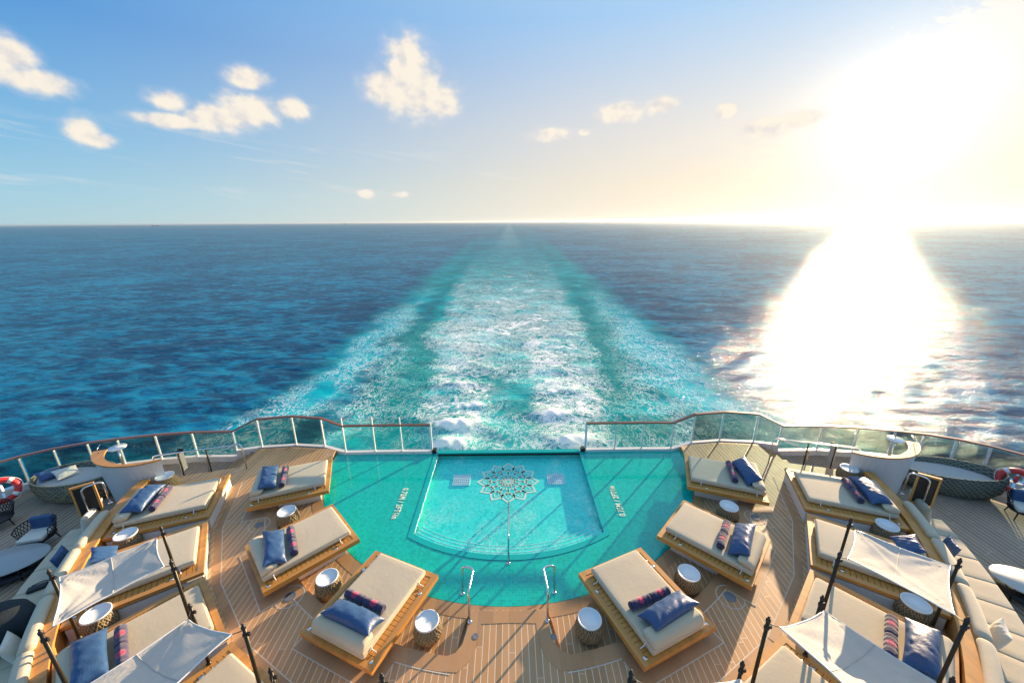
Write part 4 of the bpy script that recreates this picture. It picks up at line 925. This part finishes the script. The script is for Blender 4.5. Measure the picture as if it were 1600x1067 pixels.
# ================================================================== BASKET DAYBEDS
def basket(sg, loc, rz, a_, b_, pil):
    sn = 'right' if sg > 0 else 'left'
    t = thing("basket_daybed", f"large oval woven basket lounge by the railing on the {sn}", "basket lounge", loc, rz, "oval woven basket lounges")
    prof = [(.72, 0), (.86, .08), (.97, .22), (1.03, .40), (1.03, .56), (1.0, .74), (.985, .77), (.94, .75), (.94, .45), (.0, .45)]
    m = MB(); n = 48; V = []; F = []
    def P_(s_, z, th): k = 1.0; return (a_*s_*math.cos(th), b_*(s_*.95+.05)*math.sin(th), z*(1+.14*math.cos(th)*(1 if z > .3 else 0)))
    for (s_, z) in prof:
        for k in range(n): V.append(P_(s_, z, 2*math.pi*k/n))
    for i in range(len(prof)-1):
        for k in range(n): F.append((i*n+k, i*n+(k+1) % n, (i+1)*n+(k+1) % n, (i+1)*n+k))
    m.add(V, F, True); sh = obj("woven_shell", m, WICK_D, t)
    m = MB(); rs = random.Random(5)
    for q in range(90):
        th0 = rs.uniform(0, 2*math.pi); sl = rs.uniform(-.9, .9); P = []
        for i in range(10):
            f = i/9; z = .02+.73*f; s_ = np.interp(z, [p[1] for p in prof[:6]], [p[0] for p in prof[:6]])+.006; P.append(P_(s_, z, th0+sl*f))
        m.tube(P, .009, 4, cap=False)
    for z in (.15, .3, .45, .6):
        s_ = np.interp(z, [p[1] for p in prof[:6]], [p[0] for p in prof[:6]])+.008; m.tube([P_(s_, z, 2*math.pi*k/40) for k in range(40)], .008, 4, closed=True)
    sub("strands", m, CORD if sg < 0 else WICK_D, sh)
    m = MB(); m.tube([P_(.99, .765, 2*math.pi*k/48) for k in range(48)], .022, 6, closed=True); sub("rim", m, CORD if sg < 0 else WICK_D, sh)
    m = MB(); m.lathe([(.0, .60), (.80, .60), (.88, .57), (.90, .52), (.90, .46)][::-1], 40, (0, 0, 0), a_, b_); obj("mattress", m, CANVAS_G, t)
    for i, (x, y, mt_) in enumerate(pil):
        o = emplace(pillow_mesh(.6, .45, .16, 30+i, .01, "scatter_cushion"), "scatter_cushion", f"{'blue' if mt_ is NAVY else 'pale'} cushion inside the woven basket lounge on the {sn}", "cushion", loc, rz, (x, y, .74), (.5, .2, 1.2), "cushions in the basket lounges"); o.data.materials.clear(); o.data.materials.append(mt_)
basket(-1, (-14.75, 11.35, ZO), R(-6), 1.42, .72, [(-.80, -.1, NAVY), (-.35, .05, CREAM)])
basket(1, (14.85, 11.1, ZO), R(-22), 1.40, .66, [])
# ================================================================== LIFE RINGS
RED = simple("red_life_ring", (.62, .030, .028), .45, var=.1)
for sg, loc, rz in ((-1, (-16.05, 10.45, .48), 56), (1, (16.15, 10.35, .50), -56)):
    sn = 'right' if sg > 0 else 'left'
    t = thing("life_ring", f"red and white life ring hanging inside the railing at the {sn} edge", "life ring", loc, R(rz), "life rings on the railing")
    t.rotation_euler = (R(-30), 0, R(rz)); t.scale = (.98, .98, .98)
    m = MB(); P = [(.33*math.cos(2*math.pi*k/36), 0, .33*math.sin(2*math.pi*k/36)) for k in range(36)]; m.tube(P, .085, 12, closed=True); rg = obj("ring", m, RED, t)
    for k in range(4):
        a = R(45+90*k); P = [(.33*math.cos(a+q), 0, .33*math.sin(a+q)) for q in np.linspace(-.16, .16, 5)]; m = MB(); m.tube(P, .090, 12); sub("white_band", m, WHITE, rg)
    P = [(.44*math.cos(q)+(.02*math.sin(4*q)), .03, .44*math.sin(q)) for q in np.linspace(0, 2*math.pi, 40, endpoint=False)]; m = MB(); m.tube(P, .010, 5, closed=True); sub("grab_rope", m, PLATE, rg)
    m = MB(); m.box((0, .05, .02), (.40, .012, .03)); m.box((0, .05, .0), (.03, .014, .40)); obj("holder", m, STEEL, t)
    m = MB(); m.lathe([(.0, .12), (.05, .11), (.055, .0), (.05, -.10), (.0, -.12)][::-1], 14, (0, -.04, .06)); obj("marker_light", m, RED if sg > 0 else WHITE, t)
# ================================================================== WOVEN ARMCHAIRS AND OVAL TABLES
def armchair(loc, rz, label, cush=True):
    t = thing("armchair", label, "armchair", loc, rz, "black woven armchairs")
    m = MB()
    def rimp(f): th = R(-200+220*f); return th
    for s_ in (1, -1):                     # open lattice back and arms
        for k in range(22):
            P = []
            for i in range(8):
                f = min(1, max(0, (k+s_*2.2*i/7)/21)); th = R(205+ -0)+R(-230)*f; z = .30+.42*i/7*(1-.25*abs(2*f-1)**2); r_ = .34+.09*i/7; P.append((r_*math.cos(th), -r_*math.sin(th)*.95, z))
            m.tube(P, .009, 5, cap=False)
    top = []; bot = []
    for q in range(25): f = q/24; th = R(205)+R(-230)*f; top.append((.43*math.cos(th), -.43*math.sin(th)*.95, .30+.42*(1-.25*abs(2*f-1)**2))); bot.append((.34*math.cos(th), -.34*math.sin(th)*.95, .30))
    obj("lattice_back", m, BLACK, t); m = MB(); m.tube(top, .018, 7); obj("top_rail", m, BLACK, t)
    m = MB(); m.lathe([(.0, .24), (.33, .25), (.36, .29), (.34, .32), (.0, .32)], 24); obj("seat_shell", m, BLACK, t)
    for a in (45, 135, 225, 315):
        m = MB(); c_, s2 = math.cos(R(a)), math.sin(R(a)); m.tube([(.28*c_, .28*s2, .27), (.36*c_, .36*s2, 0)], [.022, .014], 8); obj("leg", m, BLACK, t)
    if cush:
        m = MB(); m.rbox((0, .03, .385), (.29, .28, .06), .045); obj("seat_cushion", m, CREAM, t)
        m = MB(); m.rbox((0, -.26, .60), (.26, .07, .20), .06); obj("back_cushion", m, NAVY, t)
    return t
def oval_table(loc, rz, a_, b_, h, label, top, low=True):
    t = thing("oval_table", label, "table", loc, rz)
    m = MB(); m.lathe([(.0, h-.03), (.97, h-.03), (1.0, h-.015), (.98, h), (.0, h)], 40, (0, 0, 0), a_, b_); obj("table_top", m, top, t)
    if low: m = MB(); m.lathe([(.0, .14), (.8, .14), (.82, .16), (.0, .165)], 32, (0, 0, 0), a_, b_); obj("lower_shelf", m, BLACK, t)
    for k in range(4):
        a = R(45+90*k); m = MB(); m.tube([(.7*a_*math.cos(a), .7*b_*math.sin(a), h-.03), (.72*a_*math.cos(a), .72*b_*math.sin(a), 0)], .018, 8); obj("leg", m, BLACK, t)
    return t
GREYTOP = simple("grey_stone_top", (.34, .36, .36), .35, var=.08, vs=9)
armchair((-13.45, 9.05, ZO), R(-165), "black woven armchair with blue and cream cushions behind the grey oval table")
armchair((-15.55, 9.75, ZO), R(-120), "black open lattice armchair cut by the left picture edge", False)
armchair((-12.95, 6.55, ZO), R(20), "black lattice armchair at the left edge in front of the grey oval table")
armchair((15.75, 9.65, ZO), R(150), "black woven armchair with long tapering legs near the right life ring")
armchair((13.42, 7.35, ZO), R(160), "black woven armchair behind the pale oval table at the right edge")
oval_table((-13.15, 8.0, ZO), R(20), .92, .60, .47, "grey oval coffee table between armchairs at the left edge", GREYTOP)
oval_table((12.55, 6.95, ZO), R(-38), .78, .52, .47, "pale oval coffee table beside the sofa at the right edge", simple("pale_stone_top", (.55, .52, .46), .35, var=.06, vs=9))
# dark bundle and small bag left on the sofa
DKC = fabric("dark_cloth", (.010, .018, .024), wr=.25, sheen=.0)
def lump(x, y, z): k = 1+.10*math.sin(5*x+2*y)+.07*math.sin(9*y-3*x); return (x*k, y*k, z*(1+.18*math.sin(4*x+1)+.12*math.cos(6*y)))
m = MB(); m.rbox((0, 0, .30), (.62, .50, .30), .26, fn=lump); o = obj("dark_bundle", m, DKC); o.location = (-10.72, 6.12, .13); o.rotation_euler = (0, 0, R(-35)); tag(o, "large dark rumpled cloth bundle on the sofa at the left picture edge", "bundle")
t = thing("handbag", "small black bag with a strap lying on the left sofa seat", "bag", (-11.33, 7.24, .147), R(35))
m = MB(); m.rbox((0, 0, .04), (.17, .09, .04), .035, fn=lambda x, y, z: (x, y*(1-.3*x), z)); obj("pouch", m, BLACK, t)
m = MB(); m.tube([(-.17, .02, .03), (-.12, .16, .03), (.05, .20, .035), (.19, .13, .03), (.17, .01, .03)], .012, 6); obj("strap", m, BLACK, t)
# ================================================================== DECK DRAINS AND FITTINGS
DISC = simple("drain_steel", (.20, .22, .24), .5, .3)
for i, (x, y, r_, where) in enumerate(((-5.12, 6.95, .13, "behind the middle left daybed"), (5.14, 6.80, .13, "behind the middle right daybed"), (-7.24, 9.23, .12, "behind the farthest left daybed"), (7.25, 9.3, .12, "behind the farthest right daybed"), (-.70, 5.98, .065, "beside the left pool handrail"), (.95, 5.95, .065, "beside the right pool handrail"))):
    t = thing("deck_drain", f"round steel deck fitting {where}", "drain", (x, y, ZW+.006), 0, "round fittings set into the teak")
    m = MB(); m.lathe([(r_, 0), (r_, .005), (r_*.8, .006), (r_*.8, .003), (0, .003)], 24); m.sm = [False]*len(m.f); obj("cover", m, DISC, t)
    if r_ > .1:
        m = MB(); n = 40; V = [((r_*2.2)*math.cos(2*math.pi*k/n), (r_*2.2)*math.sin(2*math.pi*k/n), .001) for k in range(n)]+[((r_*2.2+.02)*math.cos(2*math.pi*k/n), (r_*2.2+.02)*math.sin(2*math.pi*k/n), .001) for k in range(n)]
        m.add(V, [(k, n+k, n+(k+1) % n, (k+1) % n) for k in range(n)]); obj("caulk_ring", m, CAULK, t)
# ================================================================== SHIPS ON THE HORIZON
for (x, y, L_, lab) in ((-6600, 7600, 110, "tiny distant ship on the horizon at the left"), (-3300, 8200, 60, "tiny distant ship on the horizon left of the wake")):
    t = thing("distant_ship", lab, "ship", (x, y, SEA), R(25))
    m = MB(); m.prism([(-L_/2, -7), (L_/2-12, -8), (L_/2, 0), (L_/2-12, 8), (-L_/2, 7)], 0, 9); obj("hull", m, DARK, t)
    m = MB(); m.box((-L_*.33, 0, 17), (L_*.09, 7, 8)); m.box((-L_*.33, 0, 27), (2, 2, 3)); obj("superstructure", m, CANVAS_G, t)
# ================================================================== MARINE HAZE
m = bpy.data.materials.new("haze_air"); m.use_nodes = True; t = NT(m.node_tree); t.n.clear()
pv_ = t.node('ShaderNodeVolumePrincipled'); pv_.inputs['Color'].default_value = (.88, .95, 1, 1); pv_.inputs['Density'].default_value = .000032; pv_.inputs['Anisotropy'].default_value = .68
t.link(pv_.outputs[0], t.node('ShaderNodeOutputMaterial').inputs['Volume'])
mb = MB(); mb.box((0, 0, 2), (170000, 170000, 26)); o = obj("haze", mb, m); o['kind'] = 'stuff'
